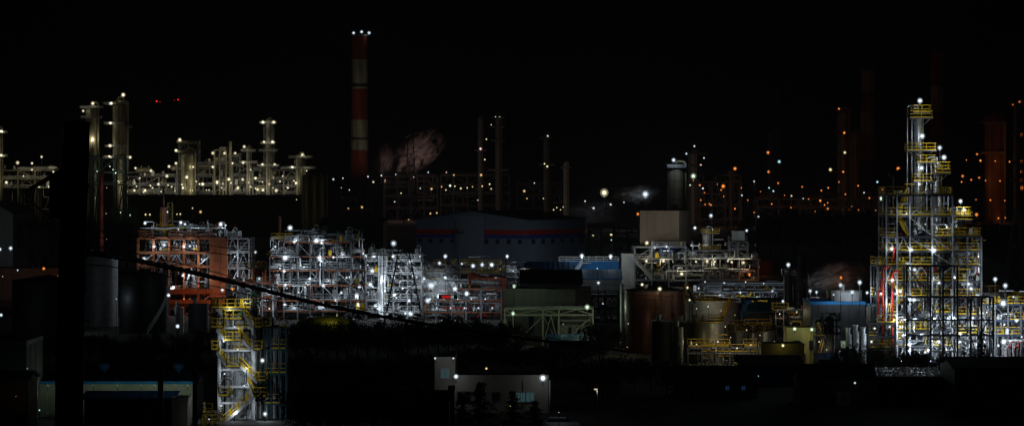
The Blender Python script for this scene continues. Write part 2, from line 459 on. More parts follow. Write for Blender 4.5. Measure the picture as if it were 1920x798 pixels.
def tower(name, label, px, w, ytop, D, m, plats=(), ybase=None, side=1, rail=yellow, pipes=1, sect=None, cat='column', ladder=True, m2=None, ywide=None, zbase=0.0, top='dome', dy=0.0):
    """distillation column: shell courses, head, skirt, platforms with railings, ladder, vapour pipe"""
    s = sp(D); x = X(px, D); r = w * s / 2; h = Z(ytop, D) - zbase
    root = thing(name, label, cat, (x, D + dy, zbase)); n = 20
    k = r * 0.8
    MB().lathe([(r * 1.15, 0), (r, 2.0)], n).build('skirt', m2 or m, root)
    ncs = sect or max(3, int(h / 9)); z = 2.0
    for i in range(ncs):
        z2 = 2.0 + (h - k - 2.0) * (i + 1) / ncs
        MB().lathe([(r, z), (r, z2 - 0.12), (r * 1.03, z2 - 0.12), (r * 1.03, z2), (r, z2)], n).build('shell_course', m, root); z = z2
    if top == 'dome': MB().dome(r, k, (0, 0, h - k), n, 5).build('head', m, root)
    else: MB().lathe([(r * 1.08, h - k), (r * 1.08, h), (r * .9, h), (r * .9, h - k * .5), (.01, h - k * .5)], n).build('head', m, root)
    t = max(0.05, 1.05 * s)
    for p in plats:
        if isinstance(p, tuple): py, l, rr = p
        else: py, l, rr = p, 1.5, 1.5
        platform(root, -r - l, r + rr, -r - 1.2, r * .5, Z(py, D) - zbase, steel, rail, t)
    for q in range(pipes):
        sx = side * (r + 0.35 + q * 0.7); pr = max(0.14, r * 0.16)
        zb = (Z(ybase, D) - zbase) if ybase else 3.0
        MB().tube(elbow([(0, 0, h - 0.1), (0, 0, h + r * .35 + q * .4), (sx, -r * .3, h + r * .35 + q * .4), (sx, -r * .3, zb)], pr * 4), pr, 8).build('vapour_pipe', m, root)
    if ladder:
        lb = MB(); lx = -side * r * 0.55; ly = -r * 0.98 - 0.12
        for dx in (-.25, .25): lb.bar((lx + dx, ly, 2), (lx + dx, ly, h - k), max(0.05, 0.5 * s))
        for i in range(int((h - k - 2) / 0.9)): lb.bar((lx - .25, ly, 2 + i * .9), (lx + .25, ly, 2 + i * .9), 0.05)
        lb.build('ladder', rail, root)
    return root
def tank(name, label, px, w, ytop, D, m, courses=6, roof='cone', rail=None, stair=None, mroof=None, zbase=0.0, cat='tank', n=48, mstair=None, dy=None):
    s = sp(D); r = w * s / 2; h = Z(ytop, D) - zbase
    root = thing(name, label, cat, (X(px, D), D + (r if dy is None else dy), zbase))
    for i in range(courses):
        z0, z1 = h * i / courses, h * (i + 1) / courses; rr = r * (1 - 0.0022 * (i % 2)) - 0.004 * i
        MB().lathe([(rr, z0), (rr, z1 - 0.05), (rr + 0.05, z1 - 0.05), (rr + 0.05, z1)], n).build('shell_course', m, root)
    mr = mroof or m
    if roof == 'cone': MB().lathe([(r * 1.012, h - 0.02), (r * 1.012, h + 0.12), (r * .98, h + .13), (r * 0.05, h + r * 0.16), (.01, h + r * .17)], n).build('roof', mr, root)
    elif roof == 'dome': MB().dome(r, r * 0.3, (0, 0, h), n, 6).build('roof', mr, root)
    else: MB().lathe([(r * 1.012, h - .2), (r * 1.012, h + .05), (r * .97, h + .05), (r * .97, h - .3), (.01, h - .3)], n).build('roof', mr, root)
    t = max(0.05, 1.05 * s)
    if rail:
        k = 24; mb = MB()
        rail_mb(mb, [(r * .99 * math.cos(2 * math.pi * i / k), r * .99 * math.sin(2 * math.pi * i / k), h + .1) for i in range(k + 1)], 1.1, t, 2.0)
        mb.build('railing', rail, root)
    if stair:
        a0, a1 = stair; k = 14; sm = mstair or galv
        rail_mb(MB(), [((r + .55) * math.cos(R(a0 + (a1 - a0) * i / k)), (r + .55) * math.sin(R(a0 + (a1 - a0) * i / k)), h * i / k) for i in range(k + 1)], 1.0, t * 1.2, 1.5).build('stair_railing', sm, root)
        st = MB(); ns = int(h / 0.35)
        for i in range(ns):
            a = R(a0 + (a1 - a0) * i / ns); st.box(((r + .3) * math.cos(a), (r + .3) * math.sin(a), h * i / ns + .1), (0.6, .35, 0.12), a)
        st.build('stair_treads', sm, root)
    MB().lathe([(.35, h - .3), (.35, h + .9), (.45, h + .9), (.45, h + 1.05), (.01, h + 1.05)], 10, (-r * .3, -r * .35, 0)).build('vent', galv, root)
    return root

# ------------------------------------------------------------------ buildings
def building(name, label, px0, px1, ytop, D, depth, m, mroof=roofd, roof='flat', rise=1.5, rz=0.0, panels=0, wins=(), doors=(), base=0.0, cat='building', trim=None, overhang=0.35, ridge='y', ribs=0.0, mpan=None):
    """box building; wins: (face, u0, v0, u1, v1, kind) in shares of the face, kind 'dark' or a bulb colour"""
    s = sp(D); w = (px1 - px0) * s; h = Z(ytop, D) - base
    w /= math.cos(rz); hw, hd = w / 2, depth / 2
    sg0 = 1 if rz <= 0 else -1              # the corner nearest the camera
    cxl, cyl = sg0 * hw * math.cos(rz) + hd * math.sin(rz), sg0 * hw * math.sin(rz) - hd * math.cos(rz)
    root = thing(name, label, cat, (X(px1 if rz <= 0 else px0, D) - cxl, D - cyl, base), rz)
    b = MB()
    if roof == 'gable' and ridge == 'y':
        v0 = len(b.v)
        prof = [(-hw, 0), (hw, 0), (hw, h), (0, h + rise), (-hw, h)]
        for y in (-hd, hd):
            for x, z in prof: b.v.append((x, y, z))
        b.face([0, 1, 2, 3, 4]); b.face([9, 8, 7, 6, 5])
        for i in range(5): b.face([i, i + 5, (i + 1) % 5 + 5, (i + 1) % 5])
    elif roof == 'gable':
        prof = [(-hd, 0), (hd, 0), (hd, h), (0, h + rise), (-hd, h)]
        for x in (hw, -hw):
            for y, z in prof: b.v.append((x, y, z))
        b.face([0, 1, 2, 3, 4]); b.face([9, 8, 7, 6, 5])
        for i in range(5): b.face([i, i + 5, (i + 1) % 5 + 5, (i + 1) % 5])
    else: b.box((0, 0, h / 2), (w, depth, h))
    b.build('wall', m, root)
    oh = overhang
    if roof == 'gable':
        L = (hw if ridge == 'y' else hd); sl = rise / L
        for sg in (-1, 1):
            r_ = MB()
            if ridge == 'y':
                pts = [(sg * (L + oh), -hd - oh, h - sl * oh + .05), (sg * (L + oh), hd + oh, h - sl * oh + .05), (0, hd + oh, h + rise + .05), (0, -hd - oh, h + rise + .05)]
            else:
                pts = [(-hw - oh, sg * (L + oh), h - sl * oh + .05), (hw + oh, sg * (L + oh), h - sl * oh + .05), (hw + oh, 0, h + rise + .05), (-hw - oh, 0, h + rise + .05)]
            for dz in (0, 0.16):
                for p in pts: r_.v.append((p[0], p[1], p[2] + dz))
            for q in ((0, 1, 2, 3), (7, 6, 5, 4), (0, 4, 5, 1), (1, 5, 6, 2), (2, 6, 7, 3), (3, 7, 4, 0)): r_.face(list(q))
            ro = r_.build('roof', mroof, root)
            nr = max(4, int((depth if ridge == 'y' else w) / 2.0)); rb = MB()
            for i in range(nr + 1):
                f = i / nr; a = Vector(pts[0]).lerp(Vector(pts[1]), f); c = Vector(pts[3]).lerp(Vector(pts[2]), f)
                rb.bar(a + Vector((0, 0, .18)), c + Vector((0, 0, .18)), .08)
            rb.build('roof_seams', mroof, ro)
    elif roof == 'shed':
        r_ = MB(); z0, z1 = h, h + rise
        pts = [(-hw - oh, -hd - oh, z0), (hw + oh, -hd - oh, z0), (hw + oh, hd + oh, z1), (-hw - oh, hd + oh, z1)]
        for dz in (0.02, 0.2):
            for p in pts: r_.v.append((p[0], p[1], p[2] + dz))
        for q in ((3, 2, 1, 0), (4, 5, 6, 7), (0, 1, 5, 4), (1, 2, 6, 5), (2, 3, 7, 6), (3, 0, 4, 7)): r_.face(list(q))
        ro = r_.build('roof', mroof, root); rb = MB(); nr = max(4, int(w / 1.2))
        for i in range(nr + 1):
            f = i / nr; rb.bar(Vector(pts[0]).lerp(Vector(pts[1]), f) + Vector((0, 0, .22)), Vector(pts[3]).lerp(Vector(pts[2]), f) + Vector((0, 0, .22)), .07)
        rb.build('roof_seams', mroof, ro)
    else:
        p = MB()
        t = 0.25
        p.box((0, -hd + t / 2 - .06, h + .2), (w + .12, t, .5)); p.box((0, hd - t / 2 + .06, h + .2), (w + .12, t, .5))
        p.box((-hw + t / 2 - .06, 0, h + .2), (t, depth - t * 2, .5)); p.box((hw - t / 2 + .06, 0, h + .2), (t, depth - t * 2, .5))
        p.build('parapet', trim or m, root)
        MB().box((0, 0, h + .03), (w - .6, depth - .6, .05)).build('roof', mroof, root)
    def place(face, u, v, out):
        if face == 'front': return ((u - .5) * w, -hd - out, v * h)
        if face == 'right': return (hw + out, (u - .5) * depth, v * h)
        return (-hw - out, (.5 - u) * depth, v * h)
    if panels:
        for face, L, npan in (('front', w, panels), ('right', depth, max(2, round(panels * depth / w)))):
            for i in range(npan):
                c = place(face, (i + .5) / npan, .5, 0.03); pw = L / npan - 0.08
                d = (pw, .06, h - .1) if face == 'front' else (.06, pw, h - .1)
                MB().box((c[0], c[1], h / 2), d).build('wall_panel', mpan or m, root)
        out0 = 0.07
    else: out0 = 0.0
    if ribs:
        for face, L in (('front', w), ('right', depth)):
            rbm = MB()
            for i in range(int(L / ribs)):
                c = place(face, (i + .5) * ribs / L, .5, out0 + .03)
                rbm.box((c[0], c[1], h / 2 - .05), (ribs * .45, .06, h - .2) if face == 'front' else (.06, ribs * .45, h - .2))
            rbm.build('cladding_ribs', m, root)
    for wd in wins:
        face, u0, v0, u1, v1, kind = wd[:6]
        c = place(face, (u0 + u1) / 2, (v0 + v1) / 2, out0); L = w if face == 'front' else depth
        ww, hh = (u1 - u0) * L, (v1 - v0) * h; fr = max(.06, min(.12, ww * .08))
        win = MB(); ax = face == 'front'
        def bx(mb, du, dz, lu, lz, o, th):
            if ax: mb.box((c[0] + du, c[1] - o, c[2] + dz), (lu, th, lz))
            else: mb.box((c[0] + (o if face == 'right' else -o), c[1] + du, c[2] + dz), (th, lu, lz))
        bx(win, 0, hh / 2, ww + fr, fr, .06, .1); bx(win, 0, -hh / 2, ww + fr * 2.4, fr * 1.2, .08, .16)
        for sg in (-1, 1): bx(win, sg * ww / 2, 0, fr, hh - fr, .06, .1)
        bx(win, 0, 0, fr * .8, hh - fr, .05, .07)
        wo = win.build('window', whitep if kind != 'dark' else steel, root)
        for sg in (-1, 1):
            pn = MB(); bx(pn, sg * ww / 4, 0, ww / 2 - fr, hh - fr * .8, .03, .03)
            pn.build('pane', glassm if kind == 'dark' else (kind if not isinstance(kind, str) else glow('window_' + kind, COL[kind], 0.2)), wo)
    for dr in doors:
        face, u0, v1, u1, dm = dr
        c = place(face, (u0 + u1) / 2, v1 / 2, out0 + .04); ww = (u1 - u0) * (w if face == 'front' else depth); hh = v1 * h
        do = MB().box(c, (ww, .08, hh) if face == 'front' else (.08, ww, hh)).build('door', dm, root)
    return root
def pylon(name, label, px, wbase, wtop, ytop, D, m=dsteel, arms=3, base=0.0, panels=7):
    s = sp(D); hb, ht = wbase * s / 2, wtop * s / 2; h = Z(ytop, D) - base
    root = thing(name, label, 'pylon', (X(px, D), D, base))
    t = max(.14, 1.3 * s)
    def half(z): return hb + (ht - hb) * (z / h)
    for sx in (-1, 1):
        for sy in (-1, 1): MB().bar((sx * hb, sy * hb, 0), (sx * ht, sy * ht, h), t).build('leg', m, root)
    zs = [h * (1 - (1 - i / panels) ** 1.35) for i in range(panels + 1)]
    for za, zb in zip(zs, zs[1:]):
        for sy in (-1, 1):
            a, b = half(za), half(zb)
            MB().bar((-a, sy * a, za), (b, sy * b, zb), t * .55).build('lattice_bar', m, root)
            MB().bar((a, sy * a, za), (-b, sy * b, zb), t * .55).build('lattice_bar', m, root)
            MB().bar((-b, sy * b, zb), (b, sy * b, zb), t * .55).build('lattice_bar', m, root)
        for sx in (-1, 1):
            a, b = half(za), half(zb)
            MB().bar((sx * a, -a, za), (sx * b, b, zb), t * .5).build('lattice_bar', m, root)
    for i in range(arms):
        z = h * (0.97 - 0.13 * i); L = hb * (0.9 + .12 * i); a_ = half(z)
        for sx in (-1, 1):
            am = MB().bar((sx * a_, 0, z), (sx * (a_ + L), 0, z + .1), t * .7); am.bar((sx * a_, 0, z + h * .05), (sx * (a_ + L), 0, z + .1), t * .5)
            ao = am.build('crossarm', m, root)
            MB().lathe([(.1, -1.4), (.16, -1.1), (.1, -.8), (.16, -.5), (.1, 0)], 8, (sx * (a_ + L), 0, z)).build('insulator', concrete, ao)
    return root

# ------------------------------------------------------------------ trees
def crown_mesh(kind, seed):
    rnd = random.Random(seed); b = MB()
    def leafq(p, sz):
        d = Vector((rnd.gauss(0, 1), rnd.gauss(0, 1), rnd.gauss(0, .7))).normalized(); a = d.orthogonal().normalized(); c = d.cross(a)
        i = len(b.v)
        for u, v in ((-1, 0), (0, -.55), (1, 0), (0, .55)): b.v.append(tuple(p + a * u * sz + c * v * sz))
        b.face([i, i + 1, i + 2, i + 3])
    if kind == 'round':
        cl = [(Vector((rnd.gauss(0, .42), rnd.gauss(0, .42), rnd.uniform(.38, .95))), rnd.uniform(.14, .3)) for _ in range(22)]
        for c, r in cl:
            for _ in range(130):
                d = Vector((rnd.gauss(0, 1), rnd.gauss(0, 1), rnd.gauss(0, 1))).normalized()
                leafq(c + d * r * rnd.uniform(.45, 1.1), rnd.uniform(.022, .045))
    else:
        for k in range(13):
            z = .16 + .8 * k / 12 + rnd.uniform(-.02, .02); L = .46 * (1 - z) ** .7 + .03
            for q in range(5):
                a = rnd.uniform(0, 2 * math.pi); ll = L * rnd.uniform(.4, 1.25); up = rnd.uniform(-.16, .05)
                for _ in range(34):
                    f = rnd.random() ** .8; leafq(Vector((math.cos(a) * ll * f, math.sin(a) * ll * f, z + up * f * f + rnd.gauss(0, .01))) + Vector((rnd.gauss(0, .03), rnd.gauss(0, .03), rnd.gauss(0, .012))), rnd.uniform(.012, .03))
    me = b.mesh('crown'); me.materials.append(leaf if kind == 'round' else leafd)
    return me
def trunk_mesh(kind, seed):
    rnd = random.Random(seed); b = MB()
    b.tube([(0, 0, -.03), (rnd.gauss(0, .01), 0, .25), (rnd.gauss(0, .02), rnd.gauss(0, .02), .6), (0, 0, .92)], .032 if kind == 'round' else .022, 7, .006)
    for i in range(9):
        z = rnd.uniform(.28, .8); a = rnd.uniform(0, 6.28); L = rnd.uniform(.2, .42) if kind == 'round' else .3 * (1 - z)
        b.tube([(0, 0, z), (math.cos(a) * L * .5, math.sin(a) * L * .5, z + (.1 if kind == 'round' else -.01)), (math.cos(a) * L, math.sin(a) * L, z + (.16 if kind == 'round' else -.06))], .012, 5, .003)
    me = b.mesh('trunk'); me.materials.append(bark)
    return me
CR = {('round', i): (crown_mesh('round', 20 + i), trunk_mesh('round', 30 + i)) for i in range(4)}
CR.update({('conifer', i): (crown_mesh('conifer', 40 + i), trunk_mesh('conifer', 50 + i)) for i in range(3)})
def tree(label, px, ytop, D, width=None, kind='round', var=0, name='tree', group=None, base=None):
    z0 = ground_z(X(px, D), D) if base is None else base; h = Z(ytop, D) - z0
    cr, tr = CR[(kind, var % (4 if kind == 'round' else 3))]
    root = thing(name, label, 'tree', (X(px, D), D, z0), random.uniform(0, 6.28), group)
    wd = (width * sp(D)) if width else h * .9
    for nm, me in (('trunk', tr), ('crown', cr)):
        o = put(nm, me, root); o.scale = (wd if nm == 'crown' else h, wd if nm == 'crown' else h, h)
    return root
# ================================================================== the setting
gm = mat('ground_soil_asphalt', (0.075, 0.07, 0.06), 0.9, 0, 0.5, 0.02)
gb = MB()
gys = [-80, -30, 0, 15, 38, 60, 80, 100, 130, 160, 200, 245, 290, 325] + [360 + 40 * i for i in range(20)] + [1300, 1700, 2400, 3600, 6000, 12000, 25000]
gxs = [-12000, -4000, -1200, -500, -300] + [-200 + 20 * i for i in range(21)] + [300, 500, 1200, 4000, 12000]
rg = random.Random(4)
for y in gys:
    for x in gxs:
        z = ground_z(x, y)
        if 10 < y < 300: z += rg.uniform(-.35, 0.0)
        gb.v.append((x, y, z))
nx = len(gxs)
for j in range(len(gys) - 1):
    for i in range(nx - 1): gb.face([j * nx + i, j * nx + i + 1, (j + 1) * nx + i + 1, (j + 1) * nx + i], True)
g = gb.build('ground', gm); g['kind'] = 'structure'

# ================================================================== far background: chimneys
def chimney(label, px, ytop, D, wt, wb, bands, ring_y=(), m=(chim_red, chim_white), base_y=None):
    s = sp(D); h = Z(ytop, D); root = thing('chimney', label, 'chimney', (X(px, D), D, 0)); yb = YH + H * F / D
    def rad(z): return (wb + (wt - wb) * z / h) * s / 2
    ys = [Z(b[0], D) for b in bands] + [0]
    for (py, mi), z0, z1 in zip(bands, ys, ys[1:]):
        n = max(1, int((z0 - z1) / 30))
        for i in range(n):
            a, b = z1 + (z0 - z1) * i / n, z1 + (z0 - z1) * (i + 1) / n
            MB().lathe([(rad(a), a), (rad(b), b - .3), (rad(b) * 1.01, b - .3), (rad(b) * 1.01, b)], 32).build('painted_band', m[mi], root)
    MB().lathe([(rad(h) * .86, h - 3), (rad(h) * .86, h + .4), (rad(h) * 1.1, h + .4), (rad(h) * 1.1, h - 1.4)], 32).build('crown_ring', steel, root)
    for ry in ring_y:
        z = Z(ry, D); r = rad(z); k = 20
        d = MB().lathe([(r, z), (r + 2.2, z), (r + 2.2, z + .5), (r, z + .5)], 32).build('gallery', dsteel, root)
        rail_mb(MB(), [((r + 2.1) * math.cos(6.2832 * i / k), (r + 2.1) * math.sin(6.2832 * i / k), z + .5) for i in range(k + 1)], 1.4, .35, 3).build('railing', dsteel, d)
    lb = MB()
    for dx in (-.5, .5): lb.bar((rad(0) * .4 + dx, -rad(0) * .93, 3), (rad(h) * .4 + dx, -rad(h) * .95, h - 1), .25)
    lb.build('ladder', dsteel, root)
    return root
chimney('tall red and white banded chimney with three white lamps at its top', 674, 66, 3500, 29, 36,
        [(66, 0), (112, 1), (167, 0), (225, 1), (281, 0)], (163, 262))
lamps([(663, 62), (678, 60), (692, 62)], 'on the rim of the banded chimney', 3492, 'white', 500, 7, 3.0)
lamp_c = lamp(700, 341, 3330, 'warm', 70000, 4, None, spot=((X(675, 3500), 3500, 150), 70)); tag(lamp_c, 'warm floodlight added before the banded chimney to light its shaft', 'lamp')  # spot put in some way before the chimney to brighten its shaft
chimney('dim orange-lit banded chimney just to the left of the tallest steel tower', 1627, 132, 3000, 25, 29,
        [(132, 1), (180, 0), (210, 1), (258, 0)], (180, 260))
chimney('dim banded chimney partly behind the tallest steel tower', 1757, 96, 3000, 23, 27, [(96, 0), (162, 1), (212, 0), (285, 0)], (160, 214))
chimney('barely lit slim chimney beyond the grey silo', 1458, 168, 3200, 13, 17, [(168, 0), (240, 1), (300, 0)], (240,))
for px, py, tx, tz, e in ((1600, 352, 1627, 130, 9000), (1738, 352, 1757, 150, 6000), (1446, 358, 1458, 90, 2500)):
    o = lamp(px, py, 2880, 'orange', e, 4, None, spot=((X(tx, 3000), 3000, tz), 60)); tag(o, 'orange floodlight added to light the dim chimney %s' % {1600: 'left of the tall tower', 1738: 'behind the tall tower', 1446: 'beyond the grey silo'}[px], 'lamp')  # orange spots added before the dim chimneys to light them

# ================================================================== far left refinery (yellowish light)
DL = 1700
tower('distillation_tower', 'pale far column with crown of platforms, beside the black pole', 172, 24, 196, DL, warmcol, [(203, 2.5, 2.5), (222, 2, 2), (300, 3, 3)], rail=galv, side=1)
tower('distillation_tower', 'tallest far column of the yellow-lit refinery with a full-height pipe', 221, 20, 186, DL, warmcol, [(196, 5, 1), (233, 4.5, 0), (276, 4, 1), (296, 5, 5)], rail=galv, side=1, pipes=1)
tower('distillation_tower', 'slender darker column paired with the tallest far column', 236, 12, 188, DL + 6, stain, [(240, 0, 1.5)], rail=galv, side=1, pipes=0)
tower('distillation_tower', 'far column cut by the edge of the view beside two lamps', -4, 16, 240, DL, warmcol, [(250, 3, 3), (294, 3, 3)], rail=galv)
tower('distillation_tower', 'lamp-ringed far column with a wide top platform', 503, 9, 222, DL, stain, [(232, 3.5, 3.5), (270, 3, 3), (284, 4, 4), (312, 5, 5)], rail=galv)
tower('distillation_tower', 'short far column with a platform at the end of the yellow-lit refinery', 562, 15, 288, DL, warmcol, [(296, 4, 5), (316, 5, 7)], rail=galv)
tower('distillation_tower', 'short pale far column between the boxy reactor and the lamp-ringed column', 466, 8, 274, DL, stain, [(284, 3, 3), (306, 4, 4)], rail=galv)
tower('distillation_tower', 'thin far flue pipe above the pipe deck', 432, 6, 265, DL, warmcol, [], ladder=False, pipes=0, top='flat')
tower('reactor', 'broad boxy far reactor with a bent pipe over its top', 352, 26, 283, DL, warmcol, [(268, 2, 3), (286, 2, 3)], rail=warmcol, side=1, cat='reactor')
frame('steel_frame', 'yellow-lit far pipe deck below the tallest far column', [226, 262, 298, 330], [330, 347, 362], DL, 22, 'l1', mcol=steel, mbeam=dsteel, mrail=steel, mdeck=dsteel, brace=.4, seed=2)
frame('steel_frame', 'yellow-lit far process frame around the boxy reactor', [332, 366, 400, 436, 470], [308, 330, 347, 362], DL, 24, 'l2', mcol=steel, mbeam=dsteel, mrail=steel, mdeck=dsteel, brace=.5, seed=3)
frame('steel_frame', 'yellow-lit far process frame at the lamp-ringed column', [474, 504, 532, 562], [318, 336, 350, 362], DL, 22, 'l3', mcol=steel, mbeam=dsteel, mrail=steel, mdeck=dsteel, brace=.5, seed=4)
frame('steel_frame', 'small yellow-lit far frame at the left edge of the view', [4, 34, 66, 100], [318, 334, 350], DL, 20, 'l0', mcol=warmcol, mrail=galv, brace=.4, seed=5)
frame('steel_frame', 'far open frame carrying pipes on top of the pipe deck', [402, 412, 424], [280, 300], DL, 8, 'l4', mcol=warmcol, mrail=galv, brace=.5, seed=6, decks=False)
for k, n in (('l0', 16), ('l1', 26), ('l2', 34), ('l3', 26)):
    fill(k, n + 14, [warmcol, warmcol, galv, steel, dsteel], (.2, .6), 11 + n, y=(-1, 12), vert=.5, z=(6, FR[k]['zs'][0] + 3))
frame('steel_frame', 'upper yellow-lit lattice around the boxy reactor top', [336, 352, 372], [268, 284, 300], DL + 2, 10, 'l5', mcol=steel, mrail=galv, brace=.7, seed=26)
frame('steel_frame', 'upper yellow-lit lattice beside the thin far flue', [404, 418, 434, 450], [292, 306], DL + 2, 10, 'l6', mcol=steel, mrail=galv, brace=.7, seed=27)
frame('steel_frame', 'tall narrow lattice hugging the lamp-ringed far column', [495, 512], [236, 258, 280, 302], DL + 2, 7, 'l7', ny=1, mcol=steel, mrail=galv, brace=.8, seed=28)
frame('steel_frame', 'narrow lattice at the last short far column', [553, 572], [300, 316], DL + 2, 8, 'l8', ny=1, mcol=steel, mrail=galv, brace=.8, seed=29)
for k, n in (('l5', 14), ('l6', 16), ('l7', 12), ('l8', 8)): fill(k, n, [warmcol, galv, steel, dsteel], (.15, .45), 31 + n, y=(-1, 6), z=(20, FR[k]['zs'][0]))
for k, n in (('l0', 14), ('l1', 26), ('l2', 34), ('l3', 26), ('l5', 8), ('l6', 10)): clutter(k, n, [warmcol, galv, whitep, steel, dsteel], 41 + n, (1.0, 2.4), (-1, 6))
LV = [(40, 342, 5, 9), (58, 342, 6, 8), (80, 340, 5, 11), (258, 340, 5, 7), (284, 344, 6, 7), (304, 346, 4, 9), (342, 340, 5, 6), (378, 330, 7, 9), (392, 330, 4, 12), (416, 328, 6, 11), (448, 330, 6, 13), (486, 345, 5, 14), (520, 345, 6, 13), (540, 348, 6, 9), (575, 348, 5, 16)]
for i, (px, py, w, hp) in enumerate(LV):
    vessel('pale upright vessel on the yellow-lit far refinery deck, %s from left' % ordn(i + 1), X(px, DL), DL + 4, Z(py, DL), w * sp(DL) / 2, hp * sp(DL) * 1.3, random.choice([warmcol, galv, whitep]), group='vessels of the far refinery')
for i, (px, py, w) in enumerate([(268, 326, 34), (330, 322, 22), (385, 316, 30), (425, 344, 26), (506, 330, 24)]):
    drum('pale horizontal drum on the yellow-lit far refinery deck, %s from left' % ordn(i + 1), X(px, DL), DL + 3, Z(py, DL), 1.7, w * sp(DL) * .8, warmcol, group='drums of the far refinery')
FL = [(231, 178, dict(size=7)), (174, 194, dict(size=7)), (156, 208), (208, 194), (207, 231), (206, 273), (174, 262, dict(power=900)), (205, 293), (244, 295), (2, 246), (2, 291), (33, 305), (60, 306), (78, 294), (113, 332), (12, 342), (73, 349), (92, 350),
      (223, 341), (236, 359), (252, 357), (272, 357), (254, 315), (283, 320), (317, 312), (337, 262), (330, 282), (330, 306), (313, 330), (350, 332), (362, 313), (399, 313), (399, 287), (421, 287), (441, 287), (458, 275), (436, 306), (456, 305), (455, 336),
      (493, 229), (513, 229), (495, 266), (511, 266), (492, 308), (515, 308), (479, 334), (429, 336), (407, 341), (483, 355), (493, 356), (518, 357), (548, 313), (567, 290), (555, 343), (297, 345), (380, 345), (343, 352), (446, 352), (60, 318, dict(size=4)), (44, 330, dict(size=4)), (100, 322, dict(size=4)), (262, 334, dict(size=3.5)), (286, 352, dict(size=3.5)), (322, 350, dict(size=3.5)), (368, 340, dict(size=3.5)), (392, 356, dict(size=3.5)), (416, 352, dict(size=3.5)), (470, 350, dict(size=3.5)), (530, 330, dict(size=4)), (505, 345, dict(size=4)), (540, 352, dict(size=3.5)), (470, 318, dict(size=3.5)), (575, 320, dict(size=3.5))] + [(236 + 15 * i + (i * 5 % 7), 338 + (i * 11 % 23), dict(size=2.6 + i % 2, power=110)) for i in range(22)]
lamps([(a[0], a[1], dict(dict(D=DL - 5 - (i * 7 % 3)), **(a[2] if len(a) > 2 else {}))) for i, a in enumerate(FL)], 'in the yellow-lit far refinery', DL, 'warm', 150, 6, 4)
lamps([(180, 371), (233, 366)], 'below the yellow-lit far refinery', DL - 60, 'warm', 500, 5, 10)
building('retaining_shed', 'long dark shed in front of the yellow-lit far refinery', 240, 562, 367, 1560, 30, mat('brown_shed_wall', (.09, .055, .035), .8), roofd, 'flat', panels=16)
lamps([(361, 390), (376, 397, dict(color='amber', size=5))], 'in front of the long dark shed', 1500, 'warm', 300, 3.5, None)
for i, px in enumerate((574, 590, 605)):
    tank('storage_silo', 'tall olive-grey storage silo beside the dark shed, %s of three from left' % ordn(i + 1), px, 17, 330 + (i % 2), 1480, warmcol, 8, 'cone', cat='silo', n=24)
lamps([(556, 374)], 'beside the three olive-grey silos', 1452, 'yellow', 420, 2.5, None)
# green-lit frame beside the black pole
frame('steel_frame', 'dark far lattice frame with green-lit plant beneath the tallest far column', [170, 186, 214, 232], [296, 322, 345], 1500, 10, 'lg', mcol=dsteel, mrail=dsteel, brace=.6, seed=9, decks=False)
for i, (px, py) in enumerate([(182, 321), (212, 318), (217, 324), (206, 312)]):
    o = lamp(px, py, 1490, 'green', 260, 3, 3); tag(o, 'small green lamp in the dark lattice frame, %s from left' % ordn(1 + [182, 206, 212, 217].index(px)), 'lamp', 'green lamps')

# ================================================================== far centre and right
DC = 2300
frame('steel_frame', 'dim far plant frame below the steam plume', [720, 745, 770, 795, 820], [330, 350, 368, 390], DC, 30, 'c1', mcol=dsteel, mbeam=dsteel, mrail=dsteel, mdeck=black, brace=.5, seed=12)
frame('steel_frame', 'dim far plant frame with a row of amber lights in the centre', [826, 850, 876, 904, 930, 955], [328, 345, 362, 385], DC, 30, 'c2', mcol=dsteel, mbeam=dsteel, mrail=dsteel, mdeck=black, brace=.5, seed=13)
frame('steel_frame', 'dim far plant frame in the hazy gap above the warehouse roof', [970, 1000, 1030, 1060], [345, 365, 390], DC, 30, 'c3', mcol=dsteel, mbeam=dsteel, mrail=dsteel, mdeck=black, brace=.5, seed=14)
frame('steel_frame', 'far frame behind the grey silo with red lights', [1290, 1312, 1335, 1360, 1390], [340, 362, 385, 410], 2000, 26, 'c4', mcol=steel, mrail=steel, brace=.5, seed=15)
frame('steel_frame', 'far orange-lit pipe deck left of the tallest steel tower', [1420, 1460, 1500, 1540, 1580, 1620, 1650], [372, 388, 405], 2000, 30, 'c5', mcol=steel, mrail=orange, brace=.4, seed=16)
frame('steel_frame', 'far dim yard frame among scattered white lamps', [640, 668, 696], [372, 395], 1900, 22, 'c6', mcol=steel, mrail=yellow, brace=.4, seed=17)
for k, n in (('c1', 18), ('c2', 26), ('c3', 18), ('c4', 22), ('c5', 22), ('c6', 10)):
    fill(k, n + 8, [steel, dsteel, warmcol, dsteel], (.25, .6), 50 + n, vert=.45, z=(4, FR[k]['zs'][0] + 4))
tower('distillation_tower', 'dim far column topped with small green lights in the centre', 934, 11, 214, DC, steel, [(222, 3, 3), (240, 3, 3), (265, 3, 3), (320, 6, 6)], rail=steel)
tower('distillation_tower', 'dim far column with a pink lamp on its side', 900, 9, 218, DC, steel, [(284, 2, 3)], rail=steel)
tower('distillation_tower', 'dim far column with green lamp, right of the centre', 1024, 10, 250, DC, steel, [(260, 3, 3), (310, 4, 4)], rail=steel)
tower('distillation_tower', 'short pale far column brightly lit from below, above the warehouse', 1061, 9, 305, DC, whitep, [(316, 2, 2)], rail=galv)
tower('distillation_tower', 'far column with white lamps rising behind the grey silo', 1298, 14, 284, 2000, galv, [(290, 5, 7), (312, 4, 4), (345, 4, 6)], rail=steel)
tower('distillation_tower', 'far column glowing orange beside a red lamp, right of the grey silo', 1370, 8, 318, 2000, warmcol, [(330, 3, 3)], rail=steel)
